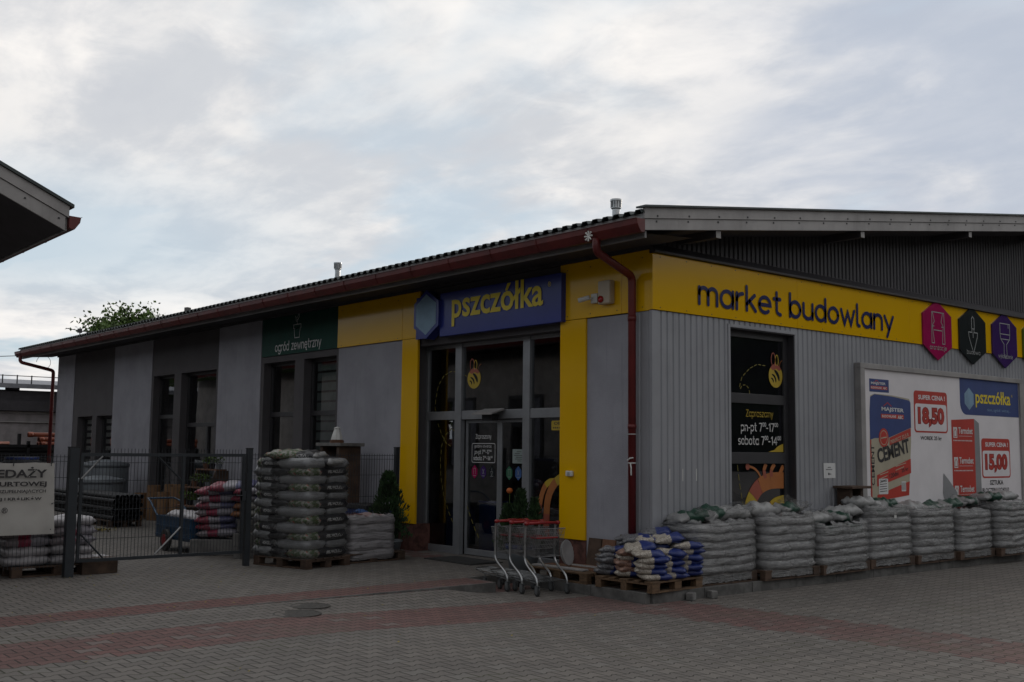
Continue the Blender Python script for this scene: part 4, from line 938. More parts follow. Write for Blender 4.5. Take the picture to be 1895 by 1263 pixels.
for k in range(7): stroke(mb, FP, [(6.135+k*.018, 1.17), (6.135+k*.018, 1.30)], .007, .0068, Ik, cap=False)
pp('cement_bag_print')
def price(u0, u1, v0, v1, num, name, hf=.31):
    global mb
    mb = MB(); h = v1-v0; rect(mb, FP, u0, v0, u1, v1, .002, Rd, r=.07); rect(mb, FP, u0+.035, v0+.03, u1-.035, v1-h*hf, .0035, Wt, r=.05)
    ftext(mb, FP, 'SUPER CENA !', u0+(u1-u0)*.13, v1-h*.21, .004, Wt, width=(u1-u0)*.80, h=h*.115, bold=.03)
    ftext(mb, FP, num, u0+(u1-u0)*.10, v0+h*.12, .0045, Dr, width=(u1-u0)*.80, h=h*.50, bold=.075)
    ftext(mb, FP, num, u0+(u1-u0)*.115, v0+h*.13+.02, .0052, Rd, width=(u1-u0)*.77, h=h*.44, bold=.02)
    pp(name)
price(6.59, 7.73, 2.17, 2.91, '18,50', 'price_tag_print')
mb = MB(); ftext(mb, FP, 'WOREK 25 kg', 6.78, 2.02, .003, Ik, width=.72, h=.09, bold=.02); pp('price_caption')
mb = MB(); fill(mb, FP, [(8.20, 3.22), (10.49, 3.22), (10.49, 2.53)]+[(8.42, 2.53)]+arc(8.42, 2.75, .22, .22, 270, 180, 6), .002, Bl)
ftext(mb, FP, 'pszczółka', 8.78, 2.68, .004, Ye, width=1.38, h=.33, bold=.018); ftext(mb, FP, '®', 10.2, 2.92, .004, Ye, width=.05, h=.05); ftext(mb, FP, 'dom, ogród i więcej...', 9.22, 2.60, .004, Pb, width=.92, h=.075)
hexa(mb, FP, 8.54, 2.83, .34, .42, .003, Pb)
pp('shop_logo_print')
mb = MB(); fill(mb, FP, [(7.86, .75), (8.70, .75), (8.70, 2.46), (7.86, 2.42)], .002, Rd); fill(mb, FP, [(8.70, .75), (8.92, .80), (8.88, 2.38), (8.70, 2.46)], .002, Gy)
for z in (2.17, 1.62, 1.10):
    rect(mb, FP, 7.92, z-.075, 8.06, z+.12, .004, Wh); stroke(mb, FP, [(7.945, z-.05), (7.945, z+.04), (7.99, z+.09), (8.035, z+.04), (8.035, z-.05), (7.945, z-.05)], .012, .005, Rd)
    ftext(mb, FP, 'Termobet', 8.11, z+.0, .004, Wh, width=.52, h=.12, bold=.02); stroke(mb, FP, [(7.92, z-.125), (8.60, z-.125)], .022, .004, Wh, dash=(.03, .02)); stroke(mb, FP, [(8.11, z-.04), (8.60, z-.04)], .006, .004, Wh)
pp('block_print')
mb = MB(); fill(mb, FP, [(7.53, 1.45), (7.68, 1.35), (8.00, 1.10), (8.02, .86), (7.60, .85), (7.50, 1.1)], .006, Gy); pp('peeling_corner')
price(8.95, 10.07, 1.35, 2.10, '15,00', 'price_tag_print')
mb = MB(); ftext(mb, FP, 'SZTUKA', 9.24, 1.22, .003, Ik, width=.52, h=.09, bold=.03); ftext(mb, FP, 'BLOCZEK 24X24X60', 8.94, 1.08, .003, Ik, width=1.04, h=.085, bold=.02); ftext(mb, FP, '.pl', 6.85, .90, .003, Bl, width=.14, h=.07, bold=.02); pp('price_caption')

# ------------------------------------------------------------------ small things on the walls
root = thing('alarm_siren', 'beige alarm siren box with a round red lamp on the yellow panel', 'alarm', (-.81, -.04, 4.08))
mb = MB(); mb.box(-.935, -.69, -.15, -.036, 3.90, 4.24); P(mb, 'siren_case', 'beige_plastic', root, bevel=.02)
mb = MB(); mb.lathe([(.052, 0), (.05, .02), (.035, .035), (0, .04)], (-.862, -.15, 3.97), 18, mx=Matrix.Rotation(R(90), 4, 'X')); P(mb, 'red_lamp', 'red_lens', root, smooth=True)
root = thing('security_camera', 'small white camera on a junction box beside the alarm siren', 'camera', (-1.08, -.04, 4.02))
mb = MB(); mb.box(-1.13, -1.0, -.10, -.036, 3.94, 4.08); P(mb, 'junction_box', 'white_plastic', root, bevel=.01)
mb = MB(); mb.tube([(-1.08, -.10, 4.01), (-1.10, -.17, 4.0)], .012, 8); mb.tube([(-1.10, -.15, 4.02), (-1.24, -.24, 3.98)], .035, 12); P(mb, 'camera_body', 'white_plastic', root, smooth=False)
root = thing('switch_box', 'small white switch box on the yellow pilaster right of the doors', 'switch', (-1.61, -.04, 1.45))
mb = MB(); mb.box(-1.68, -1.54, -.08, -.036, 1.41, 1.49); P(mb, 'switch_case', 'white_plastic', root, bevel=.012)
mb = MB(); mb.box(-1.63, -1.59, -.086, -.08, 1.43, 1.47); P(mb, 'switch_rocker', 'grey_print', root)
for y in (.02, .30, .57, .86):
    mb = MB(); mb.box(.019, .023, y+.02, y+.035, 1.38, 1.55); P(mb, 'reflective_strip', 'white_plastic')
root = thing('wall_notice', 'small white paper notice taped to the corrugated wall', 'notice', (.02, 4.13, 1.5))
mb = MB(); FN = fB(.022); rect(mb, FN, 3.97, 1.39, 4.29, 1.63, 0, 0, th=.002); P(mb, 'notice_sheet', 'white_print', root)
mb = MB(); stroke(mb, FN, [(4.08, 1.563), (4.18, 1.563)], .014, .003, dash=(.02, .01)); stroke(mb, FN, [(4.03, 1.528), (4.23, 1.528)], .014, .003, dash=(.02, .01)); rect(mb, FN, 4.09, 1.44, 4.12, 1.475, .003); stroke(mb, FN, [(4.13, 1.455), (4.19, 1.455)], .016, .003, dash=(.015, .008)); P(mb, 'notice_print', 'ink', root)

# ================================================================== NEIGHBOURING BUILDINGS
nb = thing('neighbour_building', 'neighbouring building whose metal verge and red gutter end reach in at the upper left', 'building', (-4.7, -7.7, 0))
NX, NY, NZ, NR = -3.85, -6.70, 4.84, -11.6
nz = lambda y: NZ+.455*(NY-max(y, 2*NR-y))
def nslab(x, ys, o0, o1, vx, name, mt, par):
    mb = MB()
    for a, c in ((ys, NR), (2*NR-ys, NR)):
        mb.prism([(x, a, nz(a)+o0), (x, c, nz(c)+o0), (x, c, nz(c)+o1), (x, a, nz(a)+o1)], (vx, 0, 0))
    return mb.build(name, mt, par, world=True)
rf = nslab(-34, NY-.07, -.34, -.02, 30.1, 'roof', 'soffit', nb)
nslab(-34, NY+.03, -.014, .028, 30.2, 'roof_sheet', 'roof_sheet', rf)
nslab(NX-.012, NY-.02, -.165, -.018, .03, 'verge_board', 'fascia_metal', rf); nslab(NX-.03, NY-.06, -.350, -.172, .03, 'verge_board', 'fascia_metal', rf)
mb = MB(); y = NY-.14
while y > -11.4:
    mb.box(NX-.001, NX+.007, y-.011, y+.011, nz(y)-.25, nz(y)-.228); y -= .42
mb.build('screw_heads', 'frame_dark', rf, world=True)
mb = MB(); mb.prism([(-4.95, -7.8, 4.5), (-4.95, 2*NR+7.8, 4.5), (-4.95, NR, nz(NR)-.35)], (.24, 0, 0)); mb.build('gable_wall', 'neighbour_wall', nb, world=True)
mb = MB(); mb.box(-34, NX-.04, NY-.052, NY-.025, 4.52, 4.80); mb.build('eave_board', 'roof_edge', rf, world=True)
gutter(-34, NX+.02, NY-.02, 4.56, sgn=1, parent=nb)
mb = MB(); mb.box(-34, -4.7, -7.95, -7.70, 0, 4.55); mb.box(-4.95, -4.7, -15.4, -7.95, 0, 4.55); mb.build('rendered_wall', 'neighbour_wall', nb, world=True)
for x in (-7.2, -10.2, -13.2, -16.2, -19.2, -22.2):
    mb = MB(); mb.box(x, x+1.5, -7.72, -7.66, 1.2, 3.3); wf = mb.build('window', 'frame_dark', nb, world=True)
    mb = MB(); mb.add([(x+.1, -7.655, 1.3), (x+1.4, -7.655, 1.3), (x+1.4, -7.655, 3.2), (x+.1, -7.655, 3.2)], [(0, 1, 2, 3)]); mb.build('pane', 'pane_dark', wf, world=True)

wh = thing('far_warehouse', 'low warehouse with a pale metal roof beyond the far end of the yard', 'building', (-36, 0, 0))
XW = -36
mb = MB(); mb.box(XW-8, XW, -14, 6, 0, 3.05); mb.build('wall', 'far_wall', wh, world=True)
mb = MB(); mb.box(XW-8, XW+.25, -14, 6, 3.12, 3.52); mb.box(XW-8, XW+.1, -14, 6, 3.52, 3.95); mb.build('lintel_beam', 'soffit', wh, world=True)
for y in (-8, -3.3, 1.25, 5.8):
    mb = MB(); mb.box(XW-.1, XW+.1, y-.25, y+.25, 3.9, 4.2); mb.build('post', 'soffit', wh, world=True)
mb = MB(); corr(-14.2, 6, lambda u, o: (XW+.3, u), 4.2, 4.2, mb=mb); mb = MB()
mb.prism([(XW+.35, -14.3, 4.13), (XW-8, -14.3, 4.75), (XW-8, -14.3, 4.83), (XW+.35, -14.3, 4.20)], (0, 20.4, 0)); mb.box(XW+.33, XW+.37, -14.3, 6.1, 4.02, 4.18); rf = mb.build('roof', 'far_roof', wh, world=True)
mb = MB()
for y in (-1.2, .8, 1.35, 1.9): mb.box(XW+.2, XW+.25, y-.02, y+.02, 4.2, 4.55)
mb.box(XW+.21, XW+.24, -14, 6, 4.50, 4.53); mb.build('snow_guard', 'frame_dark', rf, world=True)
mb = MB(); mb.box(XW+.02, XW+.08, -14, 6, 2.66, 2.70); mb.box(XW+.01, XW+.04, -14, 6, 3.02, 3.10); mb.build('cable_tray', 'fascia_metal', wh, world=True)

# overhead cable, aerial
def single(mb, name, mt, label, cat, group=None, kind=None, **kw):
    o = mb.build(name, mt, **kw); return tag(o, label, cat, group, kind)
mb = MB(); mb.tube([(-26.6, -14+k*1.385, 4.1+.62*(k/10)-.25*math.sin(math.pi*k/10)) for k in range(11)], .012, 5); mb.tube([(-26.55, -.35+.22*math.cos(R(t)), 4.45+.22*math.sin(R(t))) for t in range(-100, 200, 20)], .008, 5)
single(mb, 'overhead_cable', 'frame_dark', 'thin black cable running in to the far corner of the shop with a loose loop', 'cable')
t = thing('roof_aerial', 'small television aerial showing above the far end of the shop roof', 'aerial', (-29.5, 1.7, 0))
mb = MB(); mb.tube([(-29.5, 1.7, 4.9), (-29.5, 1.7, 6.0)], .02, 6); mb.build('mast', 'frame_dark', t, world=True)
mb = MB(); mb.tube([(-29.5, 1.2, 5.93), (-29.5, 2.1, 5.83)], .014, 5)
for k in range(5): mb.tube([(-29.75, 1.25+k*.19, 5.92-k*.02), (-29.25, 1.25+k*.19, 5.92-k*.02)], .008, 4)
mb.box(-29.55, -29.45, 1.62, 1.76, 5.80, 5.95); mb.build('boom', 'frame_dark', t, world=True)

# ---- tree behind the roof
def tree(loc, h, r, label, seed, n=2600):
    t = thing('broadleaf_tree', label, 'tree', loc); rr = random.Random(seed)
    mb = MB(); mb.tube([(0, 0, 0), (.1, .05, h*.3), (-.05, .1, h*.6), (0, 0, h*.9)], [.28, .2, .12, .04], 8)
    tips = []
    for k in range(22):
        a = rr.uniform(0, 6.28); z0 = h*rr.uniform(.25, .75); rad = r*rr.uniform(.45, 1)*(1-.45*abs(z0/h-.45)); z1 = min(h, z0+h*rr.uniform(.12, .32))
        p = Vector((rad*math.cos(a), rad*math.sin(a), z1)); mb.tube([(0, 0, z0), p*.5+Vector((0, 0, z0*.5+.1)), p], [.07, .045, .02], 5); tips.append(p)
    for k in range(5): tips.append(Vector((rr.uniform(-.9, .9), rr.uniform(-1.2, 1.2), h*rr.uniform(.88, 1.02))))
    mb.build('trunk', 'bark', t)
    mb = MB()
    cl = []
    for p in tips:
        for j in range(6): cl.append((p+Vector((rr.gauss(0, .28), rr.gauss(0, .34), rr.gauss(0, .34))), rr.uniform(.22, .5)))
    for c, cr in cl:
        for k in range(n//len(cl)):
            q = c+Vector((rr.gauss(0, cr*.6), rr.gauss(0, cr*.6), rr.gauss(0, cr*.6))); s = rr.uniform(.05, .11)
            a = Vector((rr.gauss(0, 1), rr.gauss(0, 1), rr.gauss(0, 1))).normalized(); bb_ = a.cross(Vector((rr.gauss(0, 1), rr.gauss(0, 1), rr.gauss(0, 1)))).normalized()
            mb.add([q-a*s, q+bb_*s*.6, q+a*s, q-bb_*s*.6], [(0, 1, 2, 3)])
    mb.build('crown', 'leaf', t); return t
tree((-34.0, 5.0, 0), 6.75, .85, 'leafy green tree whose top shows above the far end of the shop roof', 5, n=14000)

# ================================================================== FENCE AND GATE
GX = -5.10
def wires(mb, y0, y1, z0, z1, step=.05, rz=(), r=.0028, top=.0, x=GX):
    n = round((y1-y0)/step)
    for i in range(n+1):
        y = y0+(y1-y0)*i/n; mb.box(x-r, x+r, y-r, y+r, z0, z1+top)
    for z in rz: mb.box(x-r*1.3-.004, x-.004, y0, y1, z-r*1.2, z+r*1.2)
gate = thing('yard_gate', 'closed dark grey wire mesh gate leaf between two posts', 'gate', (GX, -4.8, 0))
mb = MB(); a, c = -6.01, -3.56
mb.box(GX-.02, GX+.02, a, c, 1.64, 1.685); mb.box(GX-.02, GX+.02, a, c, .19, .235); mb.box(GX-.021, GX+.021, a-.001, a+.04, .235, 1.64); mb.box(GX-.021, GX+.021, c-.04, c+.001, .235, 1.64); mb.box(GX-.019, GX+.019, -4.55, -4.51, .235, 1.64)
mb.build('gate_frame', 'gate_metal', gate, world=True)
mb = MB(); wires(mb, a+.06, c-.06, .22, 1.68, rz=(.5, .9, 1.3, 1.55), top=.07); mb.build('wire_mesh', 'gate_metal', gate, world=True)
for p, q, mt in (((-6.0, 1.33), (-5.72, 1.64), 'brace_metal'), ((-4.92, .25), (-4.55, .62), 'brace_metal'), ((-5.98, .58), (-5.66, .24), 'gate_metal'), ((-4.93, 1.64), (-4.57, 1.30), 'gate_metal')):
    mb = MB(); mb.tube([(GX+.03, p[0], p[1]), (GX+.03, q[0], q[1])], .013, 6); mb.build('corner_brace', mt, gate, world=True)
mb = MB(); mb.box(GX-.03, GX+.04, -3.60, -3.54, .98, 1.12); mb.tube([(GX+.03, -3.62, 1.06), (GX+.075, -3.62, 1.06), (GX+.075, -3.72, 1.06)], .009, 6); mb.build('latch', 'gate_metal', gate, world=True)
for y, r_, h_, lb in ((-6.11, .060, 1.755, 'thick square gate post next to the white banner'), (-3.49, .040, 1.76, 'slim gate post beside the tall stack of soil bags'), (-.80, .036, 1.80, 'fence post in front of the grey wall next to the small conifer')):
    t = thing('fence_post', lb, 'post', (GX, y, 0)); mb = MB(); mb.box(-r_, r_, -r_, r_, -.05, h_); mb.build('post_tube', 'gate_metal', t)
    mb = MB(); mb.box(-r_-.004, r_+.004, -r_-.004, r_+.004, h_, h_+.015); mb.build('post_cap', 'black_plastic', t)
for a, c, z1, lb in ((-3.44, -.84, 1.70, 'wire mesh fence panel behind the stacked bags right of the gate'), (-9.2, -6.18, 1.66, 'wire mesh fence panel carrying the white banner left of the gate')):
    t = thing('mesh_fence', lb, 'fence', (GX, (a+c)/2, 0), group='wire mesh fence panels')
    mb = MB(); wires(mb, a, c, .14, z1, rz=(.2, .6, 1.0, 1.35, z1-.09, z1-.03)); mb.build('wire_mesh', 'gate_metal', t, world=True)
# banner
ban = thing('banner', 'off-white cloth banner with black advertising text tied to the fence at the left', 'banner', (GX+.05, -7.2, 0))
FQ = fB(GX+.06)
mb = MB(); nx, nz_ = 40, 14; y0, y1, z0, z1 = -8.9, -6.365, .60, 1.555; V = []
off = lambda s, t: .022*math.sin(s*9+t*2)+.02*mnoise.noise(Vector((s*7, t*4, 0)))+(.05*(1-t)**3)
for k in range(2):
    for i in range(nx+1):
        for j in range(nz_+1):
            s, t = i/nx, j/nz_; V.append((GX+.045+off(s, t)*.5-.006*k, y0+(y1-y0)*s+.05*(1-t)*max(0, s-.9)*6*(1 if t < .8 else 0), z0+(z1-z0)*t-.012*abs(math.sin(s*14))*(t > .98)))
n1_ = (nx+1)*(nz_+1)
F = [(k*n1_+i*(nz_+1)+j, k*n1_+(i+1)*(nz_+1)+j, k*n1_+(i+1)*(nz_+1)+j+1, k*n1_+i*(nz_+1)+j+1) for k in (0, 1) for i in range(nx) for j in range(nz_)]
mb.add(V, F); mb.build('banner_cloth', 'banner_cloth', ban, world=True, smooth=True)
FQ = fB(GX+.085); mb = MB()
for tx, u0, v0, w0, h0, bo in (('SPRZEDAŻY', -7.545, 1.352, 1.075, .145, .03), ('HURTOWEJ', -7.16, 1.222, .69, .080, .035), ('UZUPEŁNIAJĄCYCH', -7.085, 1.140, .61, .058, .02), ('EJ I KRÓLIKÓW', -7.075, 1.045, .55, .058, .035), ('®', -7.02, .89, .075, .075, .01)):
    mb = MB(); ftext(mb, FQ, tx, u0, v0, .0, width=w0, h=h0, bold=bo); mb.build('banner_lettering', 'ink', ban, world=True)
mb = MB()
for y in (-8.6, -8.0, -7.4, -6.9, -6.42): mb.tube([(GX+.08, y, 1.51), (GX, y+.02, 1.62)], .006, 5)
for z in (1.0, .66): mb.tube([(GX+.08, -6.39, z), (GX, -6.33, z+.02)], .006, 5)
mb.build('cable_ties', 'black_plastic', ban, world=True)

# ================================================================== PALLETS
def make_pallet(L=1.2, W=.8, mt='wood'):
    """EU pallet, length along local x"""
    t = thing('wooden_pallet', 'x', 'pallet')
    for j in range(3):
        y = (-W/2+.05, 0, W/2-.05)[j]
        mb = MB(); mb.box(-L/2, L/2, y-.05, y+.05, 0, .020); mb.build('bottom_board', mt, t)
        for i in range(3):
            x = (-L/2+.072, 0, L/2-.072)[i]; mb = MB(); mb.box(x-.07, x+.07, y-.048, y+.048, .021, .098); mb.build('block', mt, t, bevel=.004)
    for i in range(3): x = (-L/2+.072, 0, L/2-.072)[i]; mb = MB(); mb.box(x-.07, x+.07, -W/2, W/2, .099, .119); mb.build('stringer_board', mt, t)
    for j in range(5): y = -W/2+.07+(W-.14)*j/4; w_ = .07 if j % 2 == 0 else .05; mb = MB(); mb.box(-L/2, L/2, y-w_, y+w_, .120, .142); mb.build('deck_board', mt, t, bevel=.003)
    return t
PG = 'wooden pallets under the stacked goods'
pal0 = make_pallet(1.2, .8); pald = make_pallet(1.25, .74, 'wood_dark')
used = set()
def pallet(src, loc, rz, label):
    o = src if src not in used else copy_tree(src); used.add(src)
    place(o, loc, rz); tag(o, label, 'pallet', PG); return o

# ---- shrink wrapped loads along the gable wall
BM = {}
for k in range(3):
    for nm, dims, mt in (('long', (.62, .40, .135), 'bag_grey'), ('cross', (.40, .72, .135), 'bag_grey'), ('longg', (.62, .40, .135), 'bag_greygreen'), ('pale', (.62, .40, .135), 'bag_pale')):
        BM[nm, k] = bagmesh('bag', dims, 100+k*7+len(nm), mt, wr=.012, nx=11, ny=8, pw=8)
def film(w, d, h, lay, seed, amp=.030, pad=.014, ragged=.05, top=.06, z0=0):
    """stretched film round a stack: w along x, d along y; bulges with the layers"""
    rr = Vector((seed*3.1, seed*1.7, 0)); V = []; F = []; nu, nv = 84, 84; per = 2*(w+d)
    def pt(s):
        s = (s % 1)*per; r = .07
        for L, ox, oy, dx, dy in ((w, -w/2, -d/2, 1, 0), (d, w/2, -d/2, 0, 1), (w, w/2, d/2, -1, 0), (d, -w/2, d/2, 0, -1)):
            if s <= L: return Vector((ox+dx*s, oy+dy*s, 0))
            s -= L
        return Vector((-w/2, -d/2, 0))
    for j in range(nv+1):
        t = j/nv
        for i in range(nu):
            s = i/nu; p = pt(s); z = z0+(h-z0)*t
            if j == nv: z += ragged*mnoise.noise(Vector((s*23, seed, 3)))
            if j == 0: z -= abs(ragged*.9*mnoise.noise(Vector((s*31, seed, 9))))
            # round corners
            ax, ay = abs(p.x)/(w/2), abs(p.y)/(d/2); k = max(0, ax+ay-1.72)/.28; q = Vector((p.x*(1-.07*k), p.y*(1-.09*k), 0))
            nrm = Vector((p.x/(w/2), p.y/(d/2), 0)); nrm = Vector((nrm.x if abs(nrm.x) > .98 else nrm.x*.15, nrm.y if abs(nrm.y) > .98 else nrm.y*.15, 0)).normalized()
            zw = z+.030*mnoise.noise(Vector((q.x*2.6, q.y*2.6, z*1.5+seed*5))); kl = math.floor(zw/lay)
            bulge = amp*(.55+.75*mnoise.noise(Vector((kl*7.7+seed, q.x*2.1, q.y*2.1)))+.35)*abs(math.sin(math.pi*max(0, zw)/lay))**.55*(1-.3*k)+.018*mnoise.noise(Vector((q.x*1.6, q.y*1.6, z*2.2+seed)))
            wr = .016*mnoise.noise(Vector((q.x*2.2, q.y*2.2, z*7))+rr)+.005*mnoise.noise(Vector((q.x*4, q.y*4, z*38+2*mnoise.noise(Vector((q.x*3, q.y*3, z))+rr)))+rr)
            sq = -.02 if t > .97 else 0
            q = q+nrm*(pad+bulge+wr+sq); V.append((q.x, q.y, z))
    for j in range(nv):
        for i in range(nu): F.append((j*nu+i, j*nu+(i+1) % nu, (j+1)*nu+(i+1) % nu, (j+1)*nu+i))
    # film folded in over the top edge
    o = nv*nu; b0 = len(V)
    for i in range(nu):
        x, y, z = V[o+i]; V.append((x*.86, y*.80, z+.02+.05*abs(mnoise.noise(Vector((i*.37, seed, 1))))))
    for i in range(nu):
        if mnoise.noise(Vector((i*.21, seed, 7))) > -.18: F.append((o+i, o+(i+1) % nu, b0+(i+1) % nu, b0+i))
    return V, F
wall_x = .40
spans = [(.19, 1.50, 6, 'first'), (1.56, 2.70, 6, 'second'), (2.78, 4.06, 5, 'third'), (4.19, 5.38, 7, 'fourth'), (5.47, 6.71, 6, 'fifth'), (6.80, 7.93, 6, 'sixth'), (8.05, 9.25, 7, 'seventh')]
desc = ['lowest and widest shrink-wrapped load of grey bags right behind the blue gravel bags', 'shrink-wrapped load of grey bags standing under the gable window', 'low shrink-wrapped load of grey bags with dark green prints on top, right of the window', 'tall wrapped load of grey bags with a small white label, below the left billboard end',
        'shrink-wrapped load of grey bags below the middle of the billboard', 'shrink-wrapped load of grey bags below the red block picture', 'shrink-wrapped load of grey bags cut off by the right edge of the photo']
for si, (a, c, nl, word) in enumerate(spans):
    ln = c-a; cy = (a+c)/2; rz = R(90)+R((0, -1.2, .8, -.6, .9, 1.2, -1)[si]); xw = wall_x+(-.15, -.02, .015, -.04, -.02, .02, .12)[si]
    pallet(pald, (xw, cy, .006), rz, f'pallet under the {word} wrapped load counted from the corner')
    ld_ = thing('wrapped_load', desc[si], 'bag stack', (xw, cy, .152), rz, group='shrink-wrapped loads of grey bags along the gable wall')
    lay = .107+(.012 if si in (1, 4) else 0); rr = random.Random(50+si); W_ = ln-.06
    for l in range(nl):
        z = l*lay-.008
        if l % 2 == 0:
            for i in range(2):
                for j in range(2):
                    nm = 'longg' if (l == nl-1 and rr.random() < .7) else ('pale' if rr.random() < .3 else 'long')
                    o = setobj('bag', BM[nm, rr.randrange(3)], ld_, ((-.5+i)*W_*.5+rr.uniform(-.01, .01), (-.5+j)*.37+rr.uniform(-.012, .012), z), (rr.uniform(-.04, .04), rr.uniform(-.03, .03), rr.uniform(-.04, .04)+(math.pi if rr.random() < .5 else 0)))
                    o.scale = (W_/1.24, 1, 1)
        else:
            for i in range(3):
                o = setobj('bag', BM['cross', rr.randrange(3)], ld_, ((i-1)*W_/3+rr.uniform(-.01, .01), rr.uniform(-.012, .012), z), (rr.uniform(-.03, .03), rr.uniform(-.03, .03), rr.uniform(-.03, .03)+(math.pi if rr.random() < .5 else 0)))
                o.scale = (W_/1.2, 1, 1)
    V, F = film(W_+.02, .745, nl*lay+.045, lay, si+1, z0=-.10); mb = MB(); mb.add(V, F); o = mb.build('stretch_film', 'film', ld_, smooth=True)
    o.scale = (1, 1, 1)
    if si == 3: mb = MB(); mb.box(-.02, .045, -.412, -.409, .62, .72); mb.build('white_label', 'white_plastic', ld_)
# loose bags lying on the loads
for k in range(4):
    BM['lay', k] = bagmesh('bag', (.66, .44, .14), 300+k, 'bag_greygreen', wr=.055, nx=16, ny=11, sag=.25)
    BM['laypale', k] = bagmesh('bag', (.62, .42, .16), 330+k, 'bag_pale', wr=.06, nx=16, ny=11, sag=.2)
    BM['crump', k] = bagmesh('bag', (.46, .36, .16), 360+k, 'film_clear', wr=.075, nx=16, ny=12, pw=2.2)
tops = [  # x, y, z, rz, kind, label
 (.24, .50, .835, 1.4, 'lay', 0, 'green and white bag lying on the left end of the first wrapped load'), (.26, .86, .875, 1.9, 'lay', 1, 'green and white bag lying across the middle of the first wrapped load'), (.30, 1.22, .86, 1.2, 'laypale', 0, 'pale crumpled bag on the right end of the first wrapped load'),
 (.40, 1.78, .885, 1.5, 'laypale', 1, 'pale bag on the left half of the load under the window'), (.42, 2.35, .90, 1.8, 'lay', 2, 'green and white bag on the right half of the load under the window'),
 (.38, 3.1, .72, 1.4, 'laypale', 2, 'pale bag on the left half of the low third load'), (.44, 3.62, .745, 1.9, 'lay', 3, 'dark green and white bag on the right half of the low third load'), (.34, 3.95, .80, 1.2, 'laypale', 3, 'pale bag slumped between the third and fourth loads'),
 (.40, 4.42, .94, 1.35, 'laypale', 0, 'puffed-up pale bag on the left of the tall fourth load'), (.42, 4.95, .92, 1.7, 'lay', 0, 'green printed bag lying flat on the tall fourth load'),
 (.40, 5.85, .82, 1.6, 'laypale', 1, 'pale bag on the load below the middle of the billboard'), (.40, 6.42, .83, 1.3, 'lay', 1, 'dark green printed bag on the load below the middle of the billboard'),
 (.40, 7.1, .86, 1.5, 'lay', 2, 'green printed bag on the load below the red block picture'), (.42, 7.62, .90, 1.8, 'lay', 3, 'dark green printed bag stacked against the last load'), (.50, 8.3, .96, 1.5, 'lay', 0, 'dark green printed bag on the left of the last load at the right edge'), (.50, 8.85, .97, 1.6, 'laypale', 2, 'pale bag on the right of the last load at the right edge')]
for x, y, z, rz, kd, k, lb in tops:
    o = setobj('cement_bag', BM[kd, k], None, (x, y, z), (R(random.uniform(-6, 6)), R(random.uniform(-6, 6)), rz)); tag(o, lb, 'bag', 'loose bags lying on the wrapped loads')
for x, y, z, rz, k, sc_, lb in ((.50, 1.22, .93, .4, 0, 1.0, 'torn clear plastic sheet sticking up at the right end of the first load'), (.42, 2.55, .95, 1.4, 1, 1.1, 'torn clear plastic sheet puffed over the load under the window'), (.40, .62, .90, 2.1, 2, .8, 'torn clear plastic sheet in the middle of the first load'), (.35, 3.3, .80, 1.1, 3, .8, 'torn clear plastic sheet on the low third load')):
    o = setobj('plastic_sheet', BM['crump', k], None, (x, y, z), (.15, -.1, rz)); o.scale = (sc_, sc_, sc_*.9); tag(o, lb, 'plastic sheet', 'torn plastic sheets on the wrapped loads')

# ---- corner pallet with small gravel bags
PC = (.235, -.20); prz = R(90)
# deck corners measured at (.66,-.75) (.66,.39) (-.27,-.87)
palg = make_pallet(1.04, .98)
pallet(palg, (.22, -.31, .006), R(94), 'light wooden pallet at the corner kerb under the blue gravel bags')
for k, (x, y, lb) in enumerate(((.75, -.08, 'concrete block wedged under the corner pallet above the road'), (.77, .32, 'rough concrete lump beside the kerb under the corner pallet'))):
    mb = MB(); mb.box(-.05, .05, -.06, .06, 0, .10); o = mb.build('concrete_block', 'concrete', bevel=.012); place(o, (x, y, -.13), .3+k); tag(o, lb, 'block')
GM = {}
for mt in ('gravel_white', 'gravel_grey', 'gravel_pink'):
    for k in range(3): GM[mt, k] = bagmesh('gravel_bag', (.42, .31, .092), 500+k*3+len(mt), mt, wr=.022, nx=13, ny=9)
cols = []   # local pallet coordinates: x' along the road side (+Y world), y' towards the shop front
cdesc = {(0, 0): 'corner', (1, 0): 'road-side second', (2, 0): 'road-side last', (0, 1): 'front middle', (1, 1): 'inner middle', (2, 1): 'inner right', (0, 2): 'front left', (1, 2): 'back left', (2, 2): 'back right'}
heights = {(0, 0): 5, (1, 0): 5, (2, 0): 6, (0, 1): 5, (1, 1): 7, (2, 1): 7, (0, 2): 5, (1, 2): 7, (2, 2): 6}
cm = {(0, 0): 'gravel_white', (1, 0): 'gravel_white', (2, 0): 'gravel_white', (0, 1): 'gravel_pink', (1, 1): 'gravel_grey', (2, 1): 'gravel_grey', (0, 2): 'gravel_grey', (1, 2): 'gravel_grey', (2, 2): 'gravel_grey'}
colr = {'gravel_white': 'white', 'gravel_grey': 'grey', 'gravel_pink': 'pink'}
ordn = ['lowest', 'second from the bottom', 'third from the bottom', 'fourth from the bottom', 'fifth from the bottom', 'sixth from the bottom', 'seventh from the bottom']
rr = random.Random(11)
